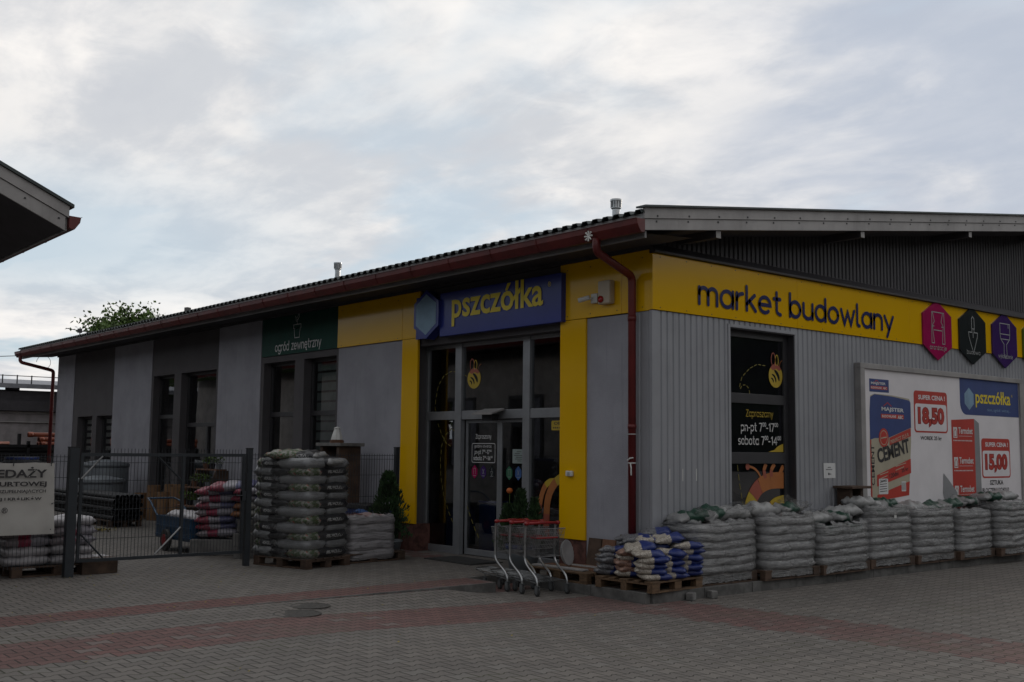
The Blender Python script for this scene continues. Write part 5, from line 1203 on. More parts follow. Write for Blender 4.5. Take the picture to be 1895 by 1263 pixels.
for (i, j), hgt in heights.items():
    for l in range(hgt):
        X_ = .55-j*.375; Y_ = -.61+i*.35+(.03 if j else 0)
        mt = cm[i, j]
        if mt == 'gravel_pink' and l in (0, 3): mt = 'gravel_white'
        if (i, j) in ((1, 1), (2, 1)) and l > 3: mt = 'gravel_white'
        top_ = l == hgt-1
        o = setobj('gravel_bag', GM[mt, rr.randrange(3)], None, (X_+rr.uniform(-.04, .04), Y_+rr.uniform(-.035, .035), .150+l*.070), (rr.uniform(-.10, .10), rr.uniform(-.10, .10), R(58)+rr.uniform(-.28, .28)+(rr.uniform(-.6, .9) if top_ else 0)))
        pos = 'topmost' if top_ else ordn[l]
        tag(o, f'{colr[mt]} gravel bag, {pos} in the {cdesc[i, j]} pile on the corner pallet', 'gravel bag', 'small gravel bags piled on the corner pallet')
for k, (x, y, z, rz, mt, lb) in enumerate(((.30, -.56, .50, .3, 'gravel_white', 'gravel bag lying askew between the front piles of the corner pallet'), (.02, -.30, .58, .1, 'gravel_grey', 'grey gravel bag lying askew over the middle piles'), (.38, -.12, .60, .5, 'gravel_white', 'white gravel bag slumped over the inner piles of the corner pallet'), (.10, -.05, .66, .2, 'gravel_grey', 'grey gravel bag on the very top of the heap against the wall'))):
    o = setobj('gravel_bag', GM[mt, k % 3], None, (x, y, z), (.16, -.12, rz+.6)); tag(o, lb, 'gravel bag', 'small gravel bags piled on the corner pallet')

# ---- pallet with sample boards left of the gravel bags
pallet(pal0, (-1.02, -.44, .006), 0, 'wooden pallet with loose boards between the shopping carts and the gravel bags')
for k, (x, y, w_, l_, mt, lb, rz) in enumerate(((-1.15, -.66, .14, 1.0, 'white_board', 'white board lying on the front of the sample pallet', .05), (-1.05, -.48, .16, 1.1, 'wood_red', 'reddish brown board lying on the middle of the sample pallet', -.04), (-.90, -.28, .14, .9, 'white_board', 'white board lying at the back of the sample pallet', .10), (-.78, -.12, .16, .8, 'wood_red', 'reddish brown board lying against the wall side of the sample pallet', .02))):
    mb = MB(); mb.box(-l_/2, l_/2, -w_/2, w_/2, 0, .022); o = mb.build('loose_board', mt, bevel=.003); place(o, (x, y, .149), rz); tag(o, lb, 'board', 'boards lying on the sample pallet')
for k, (x, w_, h_, mt, lb) in enumerate(((-1.02, .26, .40, 'wood_dark', 'dark brown board leaning on the wall behind the white disc'), (-.74, .26, .40, 'wood_red', 'reddish board leaning on the wall under the grey panel'), (-.50, .10, .62, 'wood', 'narrow light board standing against the wall left of the downpipe'), (-.33, .28, .53, 'dark_corrugated', 'dark board standing against the foot of the downpipe'))):
    mb = MB(); V = [(-w_/2, 0, 0), (w_/2, 0, 0), (w_/2, .0, h_), (-w_/2, .0, h_)]; mb.prism(V, (0, .025, 0)); o = mb.build('leaning_board', mt, bevel=.003); place(o, (x, -.115-.045*(k < 2), .01 if k > 1 else .152)); o.rotation_euler = (R(-9 if k < 2 else -4), 0, 0); tag(o, lb, 'board', 'boards leaning on the shop front')
o = MB()
prof = [(.0, 0), (.17, 0), (.19, .012), (.205, .045), (.215, .05)]
V = []; F = []; n = 40
for k, (r_, z) in enumerate(prof+[(.212, .056), (.195, .05), (.0, .012)]):
    for i in range(n): a = 2*math.pi*i/n; q = r_*(1+(.02 if k in (3, 4, 5) else 0)*math.cos(i*math.pi)); V.append((q*math.cos(a), q*math.sin(a), z))
F = [(k*n+i, k*n+(i+1) % n, (k+1)*n+(i+1) % n, (k+1)*n+i) for k in range(7) for i in range(n)]
o.add(V, F); o = o.build('white_disc', 'white_board', smooth=True); o.location = (-1.17, -.55, .35); o.scale = (.85, .85, 1); o.rotation_euler = (R(80), 0, R(112)); tag(o, 'white scalloped plastic disc leaning on edge beside the sample boards', 'disc')

# ---- planter with conifers behind the carts, door mat, bin
def conifer(loc, h, r, label, seed, cat='conifer', n=1500, parent=None):
    rr = random.Random(seed); t = thing('young_conifer', label, cat, loc)
    mb = MB(); mb.tube([(0, 0, 0), (0, 0, h*.9)], [.018, .006], 6); mb.build('stem', 'bark', t)
    mb = MB()
    for k in range(n):
        zt = rr.random()**.8; a = rr.uniform(0, 6.28); lim = r*(1-zt)**.7*(.72+.75*mnoise.noise(Vector((math.cos(a)*2.2, math.sin(a)*2.2, zt*7+seed))))+.025
        d_ = lim*rr.uniform(.35, 1)**.6; p = Vector((d_*math.cos(a), d_*math.sin(a), h*.07+zt*h*.93)); s = rr.uniform(.02, .05)
        dr = Vector((math.cos(a)*.5, math.sin(a)*.5, 1.0+rr.gauss(0, .3))).normalized(); sd_ = dr.cross(Vector((rr.gauss(0, 1), rr.gauss(0, 1), rr.gauss(0, 1)))).normalized()
        mb.add([p-sd_*s*.28, p+dr*s*.5-sd_*s*.35, p+dr*s*1.7, p+dr*s*.5+sd_*s*.35], [(0, 1, 2, 3)])
    mb.build('foliage', 'thuja', t); return t
pot = thing('planter_pot', 'wide white and blue plastic pot with a dark rim behind the shopping carts', 'pot', (-2.30, -.36, 0))
mb = MB(); mb.lathe([(.20, .0), (.25, .32), (.255, .33), (.24, .33), (.235, .28), (.0, .27)], n=28); mb.build('pot_body', 'tank_grey', pot, smooth=True)
mb = MB(); mb.lathe([(.258, .315), (.272, .32), (.275, .385), (.255, .39), (.25, .33)], n=28); mb.build('pot_rim', 'bin_blue', pot, smooth=True)
conifer((-2.36, -.36, .27), .90, .20, 'young conifer standing in the pot by the door glass, taller one', 3)
conifer((-2.56, -.45, .22), .72, .17, 'shorter conifer left in the group by the door glass', 4)
conifer((-2.12, -.30, .27), .78, .16, 'thin conifer right in the group by the door glass', 8)
fl = thing('orange_flower', 'orange round flower on a thin stem above the conifers by the door', 'flower', (-2.56, -.42, .3))
mb = MB(); mb.tube([(0, 0, 0), (.01, 0, .5), (0, 0, .86)], .005, 5); mb.build('stem', 'leaf', fl)
mb = MB(); mb.lathe([(.0, -.045), (.035, -.035), (.052, 0), (.035, .035), (.0, .045)], (0, 0, .87), 12); mb.build('flower_head', 'orange_flower', fl, smooth=True)
mb = MB(); mb.box(-.62, .62, -.33, .33, 0, .014); mb.box(-.58, .58, -.29, .29, .014, .020); o = mb.build('door_mat', 'rubber', bevel=.004); place(o, (-3.85, -.32, .002)); tag(o, 'dark rubber mat on the paving in front of the sliding doors', 'door mat')
bn_ = thing('blue_bin', 'blue bin standing inside behind the left sliding door', 'bin', (-4.6, .95, 0))
mb = MB(); mb.box(-.22, .22, -.2, .2, .02, .86); mb.build('bin_body', 'bin_blue', bn_, bevel=.02)
mb = MB(); mb.box(-.23, .23, -.21, .21, .862, .90); mb.build('bin_lid', 'navy', bn_, bevel=.015)
cn = conifer((-4.93, -1.06, .22), 1.16, .44, 'bushy conifer in a grey pot in front of the fence post by the yellow pilaster', 21, n=4200)
gp = thing('plant_pot', 'grey plastic pot of the bushy conifer right of the white bag stack', 'pot', (-4.93, -1.02, 0)); mb = MB(); mb.lathe([(.15, 0), (.20, .26), (.215, .265), (.215, .29), (.19, .29), (.18, .25), (0, .245)], n=24); mb.build('pot_body', 'tank_grey', gp, smooth=True)
mb = MB(); mb.lathe([(.0, .246), (.18, .246), (.0, .25)], n=20); mb.build('soil', 'soil', gp)

# ================================================================== SHOPPING CARTS
def make_cart():
    """forward is local -x; rear wheels at x=0; local z=0 is the floor; width along y"""
    t = thing('shopping_cart', 'x', 'shopping cart'); w = .26
    for s in (-1, 1):
        mb = MB(); pts = [(-.22, s*w, .93), (-.26, s*w, .88), (-.27, s*w*.98, .55), (-.26, s*w, .44), (-.19, s*w, .36), (-.06, s*w, .27), (-.01, s*w, .20), (.0, s*w, .13)]
        sm = []
        for i in range(len(pts)-1):
            p0, p1, p2, p3 = (Vector(pts[max(i-1, 0)]), Vector(pts[i]), Vector(pts[i+1]), Vector(pts[min(i+2, len(pts)-1)]))
            for k in range(4):
                q = k/4; sm.append(.5*((2*p1)+(-p0+p2)*q+(2*p0-5*p1+4*p2-p3)*q*q+(-p0+3*p1-3*p2+p3)*q**3))
        sm.append(Vector(pts[-1])); mb.tube(sm, .0155, 8); mb.build('rear_leg', 'chrome', t, smooth=True)
    mb = MB(); rail = [(-.02, w, .17), (-.55, w*.86, .20), (-.82, w*.62, .235), (-.86, w*.4, .24), (-.86, -w*.4, .24), (-.82, -w*.62, .235), (-.55, -w*.86, .20), (-.02, -w, .17)]
    mb.tube(rail, .011, 8); mb.tube([(-.30, w*.93, .185), (-.30, -w*.93, .185)], .008, 6)
    for k in range(9): y = -w*.7+w*1.4*k/8; mb.tube([(-.02-.02, y, .175), (-.80, y*.8, .235)], .003, 4)
    for k in range(5): x = -.12-.15*k; mb.tube([(x, -w*.88, .18+.012*k), (x, w*.88, .18+.012*k)], .003, 4)
    mb.build('lower_rack', 'dull_chrome', t)
    # basket
    mb = MB(); z1r, z1f, z0r, z0f = .87, .85, .50, .52; xr, xf = -.05, -.37; xfb = -.33
    top = [(xr, w, z1r), (xf, w*.96, z1f), (xf, -w*.96, z1f), (xr, -w, z1r)]; bot = [(xr-.04, w*.86, z0r), (xfb, w*.84, z0f), (xfb, -w*.84, z0f), (xr-.04, -w*.86, z0r)]
    lerp = lambda a, c, q: tuple(Vector(a)*(1-q)+Vector(c)*q)
    mb.tube(top, .006, 6, closed=True); mb.tube(bot, .005, 6, closed=True)
    for a, c, n in ((0, 1, 14), (3, 2, 14), (1, 2, 18)):
        for k in range(n+1): mb.tube([lerp(top[a], top[c], k/n), lerp(bot[a], bot[c], k/n)], .0030, 4)
    for q in (.25, .5, .75): mb.tube([lerp(top[i], bot[i], q) for i in range(4)], .003, 4)
    for k in range(11): mb.tube([lerp(bot[0], bot[3], k/10), lerp(bot[1], bot[2], k/10)], .0025, 4)
    for k in range(7): mb.tube([lerp(bot[0], bot[1], k/6), lerp(bot[3], bot[2], k/6)], .0025, 4)
    mb.build('wire_basket', 'dull_chrome', t)
    mb = MB()   # hinged rear flap, pushed up inside the basket
    A_, B_, C_, D_ = (xr-.01, w*.92, z1r), (xr-.01, -w*.92, z1r), (xr-.14, -w*.75, .60), (xr-.14, w*.75, .60)
    mb.tube([A_, B_, C_, D_], .005, 5, closed=True)
    for k in range(15): mb.tube([lerp(A_, B_, k/14), lerp(D_, C_, k/14)], .0030, 4)
    for q in (.2, .4, .6, .8): mb.tube([lerp(A_, D_, q), lerp(B_, C_, q)], .0030, 4)
    mb.build('rear_flap', 'chrome', t)
    mb = MB(); mb.box(xr-.20, xr-.06, -w*.72, w*.72, .735, .755); st_ = mb.build('child_seat', 'red_plastic', t, bevel=.005); st_.rotation_euler = (0, 0, 0)
    mb = MB(); mb.tube([(-.22, -w-.035, .935), (-.215, 0, .94), (-.22, w+.035, .935)], .019, 12); 
    for s in (-1, 1): mb.tube([(-.22, s*(w+.035), .935), (-.22, s*(w-.015), .935)], .025, 12); mb.box(-.27, -.20, s*w-.02, s*w+.02, .945, .935)
    mb.build('handle', 'red_plastic', t, smooth=True)
    mb = MB(); mb.box(-.245, -.235+.04, -.06, .06, .948, .962); mb.build('coin_lock', 'red_plastic', t, bevel=.004)
    for x, y, r_ in ((0, w, .055), (0, -w, .055), (-.60, w*.62, .050), (-.60, -w*.62, .050)):
        mb = MB(); mb.box(x-.028, x+.028, y-.022, y-.016, r_-.008, .135); mb.box(x-.028, x+.028, y+.016, y+.022, r_-.008, .135); mb.box(x-.028, x+.028, y-.022, y+.022, .128, .138); mb.tube([(x, y, .13), (x, y, .19)], .009, 6)
        cs = mb.build('caster', 'caster_grey', t)
        mb = MB(); mb.lathe([(0, -.014), (r_*.8, -.014), (r_, -.008), (r_, .008), (r_*.8, .014), (0, .014)], (x, y, r_), 18, mx=Matrix.Rotation(R(90), 4, 'X')); mb.build('wheel', 'rubber', cs, smooth=False)
        mb = MB(); mb.lathe([(0, -.017), (r_*.55, -.017), (r_*.55, .017), (0, .017)], (x, y, r_), 14, mx=Matrix.Rotation(R(90), 4, 'X')); mb.build('hub', 'caster_grey', cs)
    return t
c0 = make_cart()
for k, lb in enumerate(('shopping cart at the near right end of the nested row', 'middle shopping cart of the nested row', 'shopping cart at the far left end of the nested row')):
    c_ = c0 if k == 0 else copy_tree(c0)
    place(c_, (-.66-.31*k, -1.235-.005*k, -.128), R(-2+1.5*k)); tag(c_, lb, 'shopping cart', 'nested shopping carts with red handles')

# ================================================================== TALL STACK OF SOIL BAGS
rzs = R(15)
pq = pallet(pald, (-4.77, -2.72, .002), rzs, 'dark pallet under the tall stack of soil bags'); pq.scale = (.92, 1.25, 1)
soil = thing('soil_bag_stack', 'tall film-wrapped stack of printed potting soil bags right of the gate', 'bag stack', (-4.77, -2.72, .145), rzs); soil.scale = (1.10, 1.10, 1.03)
SM = {}
for k in range(3):
    SM['s', k] = bagmesh('bag', (.62, .40, .128), 700+k, 'bag_soil', wr=.010, nx=14, pw=8); SM['d', k] = bagmesh('bag', (.62, .40, .128), 710+k, 'bag_soil_dark', wr=.010, nx=14, pw=8)
    SM['e', k] = bagmesh('bag', (.62, .40, .128), 720+k, 'bag_soil_end', wr=.010, nx=14, pw=8)
rr = random.Random(4); SW, SD = .98, .86
for l in range(12):
    z = l*.117-.005
    # near face is local +x (the road side) : odd layers show one long bag plus an end, even layers show two ends
    if l % 2 == 0: lay_ = [(.29, -.10, 90, 's'), (.29-.40, -.10, 90, 'd'), (.18, .33, 0, 'd'), (-.30, -.1, 90, 's')] if 0 else [(.29, .0, 90, 's', 1.36), (-.11, .0, 90, 'd', 1.36), (-.40, .0, 90, 'e', 1.36)]
    else: lay_ = [(.18, -.215, 0, 'e', 1), (.18, .215, 0, 'e', 1), (-.34, -.215, 0, 's', .7), (-.34, .215, 0, 'd', .7)]
    for x, y, a, kd, sx in lay_:
        if kd == 'e' and rr.random() < .0: kd = 's'
        o = setobj('bag', SM[kd, rr.randrange(3)], soil, (x+rr.uniform(-.012, .012), y+rr.uniform(-.012, .012), z), (rr.uniform(-.02, .02), rr.uniform(-.02, .02), R(a)+(math.pi if (rr.random() < .5 and kd != 's') else 0)+rr.uniform(-.03, .03))); o.scale = (sx*1.02, 1.07, 1.28)
V, F = film(SW, SD, 12*.117, .117, 31, amp=.012, pad=.012, ragged=.03); mb = MB(); mb.add(V, F); mb.build('stretch_film', 'film_clear', soil, smooth=True)
for k, (x, y, z, rz, lb) in enumerate(((-4.74, -2.88, 1.60, .72, 'loose white and green soil bag, upper of the two on top of the tall stack'), (-4.66, -2.64, 1.51, .60, 'loose white and green soil bag, lower of the two on top of the tall stack'))):
    V_ = bagmesh('soil_bag', (.95 if k else .88, .62, .15), 740+k, 'bag_soil_top', wr=.03, nx=20, ny=14)
    o = setobj('soil_bag', V_, None, (x, y, z), (R(2), R(1.5), rz)); tag(o, lb, 'bag', 'loose soil bags on the tall stack')

# ---- low stack of white bags
pallet(pald, (-4.86, -1.62, .002), R(94), 'pallet hidden under the low stack of white bags')
wst = thing('white_bag_stack', 'low film-wrapped stack of white bags between the soil stack and the small conifer', 'bag stack', (-4.86, -1.62, .05), R(92))
for k in range(2): SM['w', k] = bagmesh('bag', (.88, .76, .145), 800+k, 'bag_white', wr=.012, nx=16, ny=12, pw=8)
SM['wp', 0] = bagmesh('bag', (.86, .74, .14), 805, 'bag_pinkprint', wr=.03, nx=18, ny=12)
for l in range(5):
    o = setobj('bag', SM['wp', 0] if l == 4 else SM['w', l % 2], wst, (0, 0, l*.135), (0, 0, math.pi*(l % 2)))
V, F = film(.86, .74, .66, .135, 77, amp=.022, pad=.004, ragged=.05); mb = MB(); mb.add(V, F); mb.build('stretch_film', 'film_white', wst, smooth=True)
V_ = bagmesh('plastic_bag', (.20, .16, .10), 811, 'decal_blue', wr=.04, pw=2); o = setobj('plastic_bag', V_, None, (-5.12, -1.45, .70), (0, 0, .4)); tag(o, 'small crumpled bright blue plastic bag behind the low white stack', 'plastic bag')

# ---- white and pink bags behind the banner
pallet(pald, (-5.75, -6.15, .002), R(92), 'dark pallet under the bags behind the banner')
yb = thing('yard_bag_stack', 'low stack of white and pink feed bags behind the banner and the thick gate post', 'bag stack', (-5.78, -6.25, .14), R(90))
SM['p', 0] = bagmesh('bag', (.66, .42, .15), 820, 'bag_pinkbag', wr=.025); SM['p', 1] = bagmesh('bag', (.66, .42, .15), 821, 'bag_white', wr=.025)
rr = random.Random(9)
for l in range(5):
    for i in range(2):
        for j in range(2):
            if l == 4 and i == 0: continue
            o = setobj('bag', SM['p', (1 if l in (0, 4, 1) else 0)], yb, ((i-.5)*.60, (j-.5)*.40, l*.125), (rr.uniform(-.05, .05), rr.uniform(-.05, .05), rr.uniform(-.05, .05)))
for x, y, lb in ((-5.75, -5.55, 'slumped pale bag at the foot of the thick gate post'),):
    o = setobj('feed_bag', SM['p', 1], None, (x, y, .10), (.05, .1, 1.5)); o.scale = (1, 1, .8); tag(o, lb, 'bag')
mb = MB(); mb.box(-.12, .12, -.25, .25, 0, .22); o = mb.build('timber_block', 'wood_dark', bevel=.01); place(o, (-5.38, -5.62, 0), 0); tag(o, 'dark timber block behind the foot of the thick gate post', 'timber')

# ================================================================== IN THE YARD
def cyl(mb, c, r, z0, z1, n=24, rim=.02):
    mb.lathe([(0, z0), (r, z0), (r, z1-rim), (r-rim*.5, z1-rim*.3), (r-rim, z1), (0, z1+.02)], c, n)
for x, y, r_, h_, lb in ((-18.6, -.95, .58, 1.34, 'taller grey cylindrical tank by the wall behind the gate'), (-17.3, -1.55, .60, .96, 'lower grey cylindrical tank in front of the taller one')):
    t = thing('storage_tank', lb, 'tank', (x, y, 0), group='grey tanks in the yard'); mb = MB(); cyl(mb, (0, 0, 0), r_, 0, h_); mb.build('tank_body', 'tank_grey', t, smooth=True)
    mb = MB(); mb.lathe([(r_+.015, h_-.12), (r_+.02, h_-.04), (r_*.9, h_), (r_*.3, h_+.07), (0, h_+.08)], n=24); mb.build('tank_lid', 'tank_grey', t, smooth=True)
bd = thing('pipe_bundle', 'bundle of black plastic pipes lying on pallets behind the gate', 'pipes', (-15.7, -2.2, .15))
for i in range(6):
    for j in range(6):
        y = -2.42+i*.105+(j % 2)*.05; z = .20+j*.092; mb = MB(); n = 10
        V = []; 
        for x, r_ in ((-18.0, .05), (-13.75+.1*random.random(), .05), (-13.75, .042), (-13.95, .042)): V += [(x, y+r_*math.cos(2*math.pi*k/n), z+r_*math.sin(2*math.pi*k/n)) for k in range(n)]
        mb.add(V, [(a*n+k, a*n+(k+1) % n, (a+1)*n+(k+1) % n, (a+1)*n+k) for a in range(3) for k in range(n)]); mb.build('pipe', 'black_plastic', bd, world=True)
for k, x in enumerate((-14.4, -16.4)): pallet(pald, (x, -2.15, .002), 0, f'{("near", "far")[k]} pallet under the black pipe bundle')
rr = random.Random(2)
spots = [(-16.55, -.75, .62), (-16.15, -.6, .82), (-15.65, -.78, .66), (-15.45, -.45, .86), (-14.95, -.8, .70), (-14.75, -.5, .88), (-14.35, -.75, .84), (-16.0, -1.1, .55)]
nm_ = ['leftmost short', 'tall left', 'short middle', 'tall middle', 'short right-hand', 'tall right-hand back', 'tall rightmost', 'short front']
for (x, y, h_), q in zip(spots, nm_):
    t = thing('cardboard_tube', f'{q} brown cardboard tube in the group by the wall behind the gate', 'tube', (x, y, 0), group='brown cardboard tubes by the wall'); mb = MB(); mb.lathe([(.17, 0), (.17, h_), (.15, h_), (.15, .05)], n=18); mb.build('tube_wall', 'cardboard', t, smooth=False)
# blue hand cart
hc = thing('blue_handcart', 'dark blue two-wheeled handcart loaded with white bags behind the gate', 'handcart', (-7.9, -3.2, 0))
mb = MB(); x0, x1, y0, y1 = -8.62, -7.15, -3.50, -2.85
mb.box(x0, x1, y0, y1, .20, .23); mb.box(x0, x1, y0, y0+.025, .23, .58); mb.box(x0, x1, y1-.025, y1, .23, .58); mb.box(x0, x0+.025, y0+.025, y1-.025, .23, .58); mb.box(x1-.025, x1, y0+.025, y1-.025, .23, .58)
for z in (.24, .40, .555): mb.box(x0-.012, x1+.012, y0-.014, y0-.001, z, z+.03)
mb.build('cart_box', 'cart_blue', hc, world=True)
for y in (y0-.05, y1+.05):
    mb = MB(); mb.lathe([(.0, -.035), (.12, -.035), (.18, -.03), (.185, 0), (.18, .03), (.12, .035), (0, .035)], (-8.05, y, .185), 22, mx=Matrix.Rotation(R(90), 4, 'X')); wl = mb.build('wheel', 'rubber', hc, world=True)
    mb = MB(); mb.lathe([(0, -.045), (.095, -.045), (.095, .045), (0, .045)], (-8.05, y, .185), 16, mx=Matrix.Rotation(R(90), 4, 'X')); mb.build('rim', 'poster_darkred', wl, world=True)
mb = MB(); mb.tube([(x0+.05, y0+.03, .50), (x0-.45, y0+.05, .80), (x0-.65, y0+.08, .84), (x0-.65, y1-.08, .84), (x0-.45, y1-.05, .80), (x0+.05, y1-.03, .50)], .017, 8); mb.build('handle', 'cart_blue', hc, world=True)
mb = MB(); mb.tube([(-7.35, -3.4, .2), (-7.30, -3.4, .0)], .015, 6); mb.build('prop_leg', 'brace_metal', hc, world=True)
for k, (x, rz) in enumerate(((-8.15, .1), (-7.6, -.1))): o = setobj('white_sack', bagmesh('white_sack', (.66, .46, .17), 840+k, 'bag_white', wr=.03), None, (x, -3.17, .49), (0, .05, rz)); tag(o, f'white sack lying in the {("handle end", "gate end")[k]} of the blue handcart', 'sack', 'white sacks in the handcart')
# concrete blocks and bags on them
k = 0
for x, y, z, lb in ((-6.15, -2.95, 0, 'front lower left'), (-6.15, -2.50, 0, 'front lower right'), (-6.55, -2.72, 0, 'rear lower'), (-6.2, -2.95, .2, 'second-layer left'), (-6.2, -2.52, .2, 'second-layer right'), (-6.45, -2.75, .4, 'upper left'), (-6.3, -2.5, .4, 'upper right')):
    mb = MB(); 
    for y_ in (-.19, -.02, .15): mb.box(-.12, .12, y_, y_+.04, .0, .19)
    mb.box(-.12, -.085, -.149, -.021, 0, .19); mb.box(-.12, -.085, .021, .149, 0, .19); mb.box(.085, .12, -.149, -.021, 0, .19); mb.box(.085, .12, .021, .149, 0, .19)
    o = mb.build('hollow_block', 'concrete'); place(o, (x, y, z), random.uniform(-.15, .15)); tag(o, f'{lb} hollow concrete block of the pile behind the right gate half', 'block', 'hollow concrete blocks behind the gate')
for kk, mt in enumerate(('bag_purple', 'bag_pinkbag', 'bag_orange')): SM['y', kk] = bagmesh('bag', (.72, .44, .13), 860+kk, mt, wr=.03)
order = [0, 0, 2, 2, 1, 1, 0]
for l in range(10):
    left = l < 7
    kd = (1, 0, 0, 1, 0, 1, 0)[l] if left else (2, 2, 0)[l-7]
    x, y, z = (-7.0, -3.1, .30+l*.115) if left else (-6.55, -2.66, .64+(l-7)*.125)
    o = setobj('compost_bag', SM['y', kd], None, (x+rr.uniform(-.03, .03), y+rr.uniform(-.03, .03), z), (R(4), R(-3), R(58)+rr.uniform(-.1, .1)))
    tag(o, f'colourful compost bag, number {l+1 if left else l-6} from the bottom in the {("left" if left else "right")} pile behind the gate', 'bag', 'colourful compost bags behind the gate')
for kk, (x, y, z, lb) in enumerate(((-6.75, -2.95, 1.07, 'purple compost bag on the left of the top row behind the gate'), (-6.45, -2.62, 1.02, 'purple compost bag on the right of the top row behind the gate'))):
    o = setobj('compost_bag', SM['y', 0], None, (x, y, z), (R(6), R(-5), R(56))); o.scale = (1.15, 1.1, 1.1); tag(o, lb, 'bag', 'colourful compost bags behind the gate')
mb = MB(); mb.box(-.25, .25, -.4, .4, 0, .26); o = mb.build('stone_base', 'concrete', bevel=.01); place(o, (-7.0, -3.1, 0), R(58)-R(90)); tag(o, 'low concrete base under the left pile of compost bags', 'base')
for k, (x, y, h_, r_, lb) in enumerate(((-9.3, -5.62, 1.55, .30, 'tall black plastic barrel behind the thick gate post'), (-10.4, -5.35, 1.30, .28, 'shorter black plastic barrel behind the tall one'))):
    t = thing('plastic_barrel', lb, 'barrel', (x, y, 0), group='black barrels in the yard'); mb = MB(); mb.lathe([(r_*.85, 0), (r_, .08), (r_, h_*.32), (r_*1.04, h_*.34), (r_, h_*.36), (r_, h_*.65), (r_*1.04, h_*.67), (r_, h_*.69), (r_, h_-.06), (r_*.86, h_)], n=24); mb.build('barrel_body', 'black_plastic', t, smooth=True)
    mb = MB(); mb.lathe([(r_*.9, h_-.01), (r_*.9, h_+.03), (0, h_+.035)], n=24); mb.build('barrel_lid', 'bin_blue', t)
for k, (x, y) in enumerate(((-10.6, -1.3), (-9.4, -.95))):
    pallet(pald, (x, y, .002), R(8), f'dark pallet under the {("far", "near")[k]} heap of dark sacks by the yard wall')
    for l in range(6):
        for j in (-.28, .28):
            o = setobj('dark_sack', SM['d', (l+k) % 3], None, (x+j, y+rr.uniform(-.04, .04), .15+l*.112), (rr.uniform(-.04, .04), rr.uniform(-.04, .04), R(98)+rr.uniform(-.1, .1))); o.scale = (1, 1.2, 1.05)
            tag(o, f'dark sack, {ordn[l].replace("from the", "from")} on the {("left", "right")[j > 0]} of the {("far", "near")[k]} wall heap', 'sack', 'dark sacks by the yard wall')
# plant stand with pots by the yard door
ps = thing('plant_stand', 'brown stepped plant stand by the yard door', 'shelf', (-13.1, -.7, 0))
for i, (z, y0, y1) in enumerate(((.45, -1.1, -.85), (.85, -.85, -.6), (1.25, -.6, -.35))):
    mb = MB(); mb.box(-13.7, -12.6, y0, y1, z, z+.03); mb.build('shelf_board', 'wood_red', ps, world=True)
for x in (-13.68, -12.65):
    mb = MB(); mb.prism([(x, -1.1, 0), (x, -.3, 0), (x, -.3, 1.25), (x, -.6, 1.25)], (.03, 0, 0)); mb.build('side_panel', 'wood_dark', ps, world=True)
rr = random.Random(33); kk = 0
for i, (z, y) in enumerate(((.48, -.97), (.88, -.72), (1.28, -.47))):
    for j in range(3):
        x = -13.45+j*.35; t = thing('potted_plant', f'small potted plant, {("left", "middle", "right")[j]} one on the {("lowest", "middle", "top")[i]} step of the plant stand', 'plant', (x, y, z), group='potted plants on the plant stand')
        mb = MB(); mb.lathe([(.05, 0), (.07, .11), (.075, .12), (0, .12)], n=12); mb.build('pot', ('wood_red', 'black_plastic', 'tank_grey')[kk % 3], t)
        mb = MB()
        for q in range(60):
            a = rr.uniform(0, 6.28); d_ = rr.uniform(.02, .13); p = Vector((d_*math.cos(a), d_*math.sin(a), .12+rr.uniform(0, .17))); s = .035
            v1 = Vector((rr.gauss(0, 1), rr.gauss(0, 1), rr.gauss(0, 1))).normalized(); v2 = v1.cross(Vector((0, .3, 1))).normalized(); mb.add([p-v1*s, p+v2*s*.6, p+v1*s, p-v2*s*.6], [(0, 1, 2, 3)])
        mb.build('leaves', 'leaf', t); kk += 1
# slab-topped garden fireplace with a lantern, and the small one at the gable wall
def fireplace(x0, x1, y0, y1, h, label, body='wood_dark'):
    t = thing('garden_fireplace', label, 'fireplace', ((x0+x1)/2, (y0+y1)/2, 0)); o = .10
    mb = MB(); mb.box(x0-o, x1+o, y0-.04, y1, h-.06, h); mb.build('top_slab', 'concrete', t, world=True, bevel=.008)
    mb = MB(); mb.box(x0, x0+.10, y0, y1-.02, 0, h-.06); mb.box(x1-.10, x1, y0, y1-.02, 0, h-.06); mb.box(x0+.10, x1-.10, y1-.08, y1-.02, 0, h-.06); mb.box(x0+.10, x1-.10, y0+.02, y1-.08, h*.42, h*.42+.06); mb.box(x0+.10, x1-.10, y0+.005, y1-.08, 0, h*.3); mb.build('fireplace_body', body, t, world=True, bevel=.006)
    return t
fireplace(-7.72, -7.02, -.78, -.30, 1.88, 'dark garden fireplace with a pale slab top standing behind the tall soil stack')
ln_ = thing('white_lantern', 'small white lantern standing on the pale slab behind the soil stack', 'lantern', (-7.45, -.58, 1.88))
mb = MB(); mb.lathe([(.13, 0), (.13, .05), (.09, .06), (0, .06)], n=18); mb.build('wooden_foot', 'wood_red', ln_)
mb = MB(); mb.lathe([(.115, .061), (.10, .13), (.055, .26), (.07, .27), (.03, .30), (0, .30)], n=8); mb.build('lantern_shade', 'white_plastic', ln_)
mb = MB(); mb.box(.04, .40, 4.18, 4.73, 1.23, 1.27); t = thing('grill_stand', 'small brown stand with an overhanging slab top behind the wrapped loads', 'stand', (.2, 4.45, 0)); mb.build('top_slab', 'wood_dark', t, world=True, bevel=.006)
mb = MB(); mb.box(.06, .30, 4.27, 4.34, .02, 1.23); mb.box(.06, .30, 4.57, 4.64, .02, 1.23); mb.box(.06, .12, 4.34, 4.57, .02, 1.23); mb.box(.12, .28, 4.34, 4.57, .02, .5); mb.build('stand_body', 'wood_dark', t, world=True)
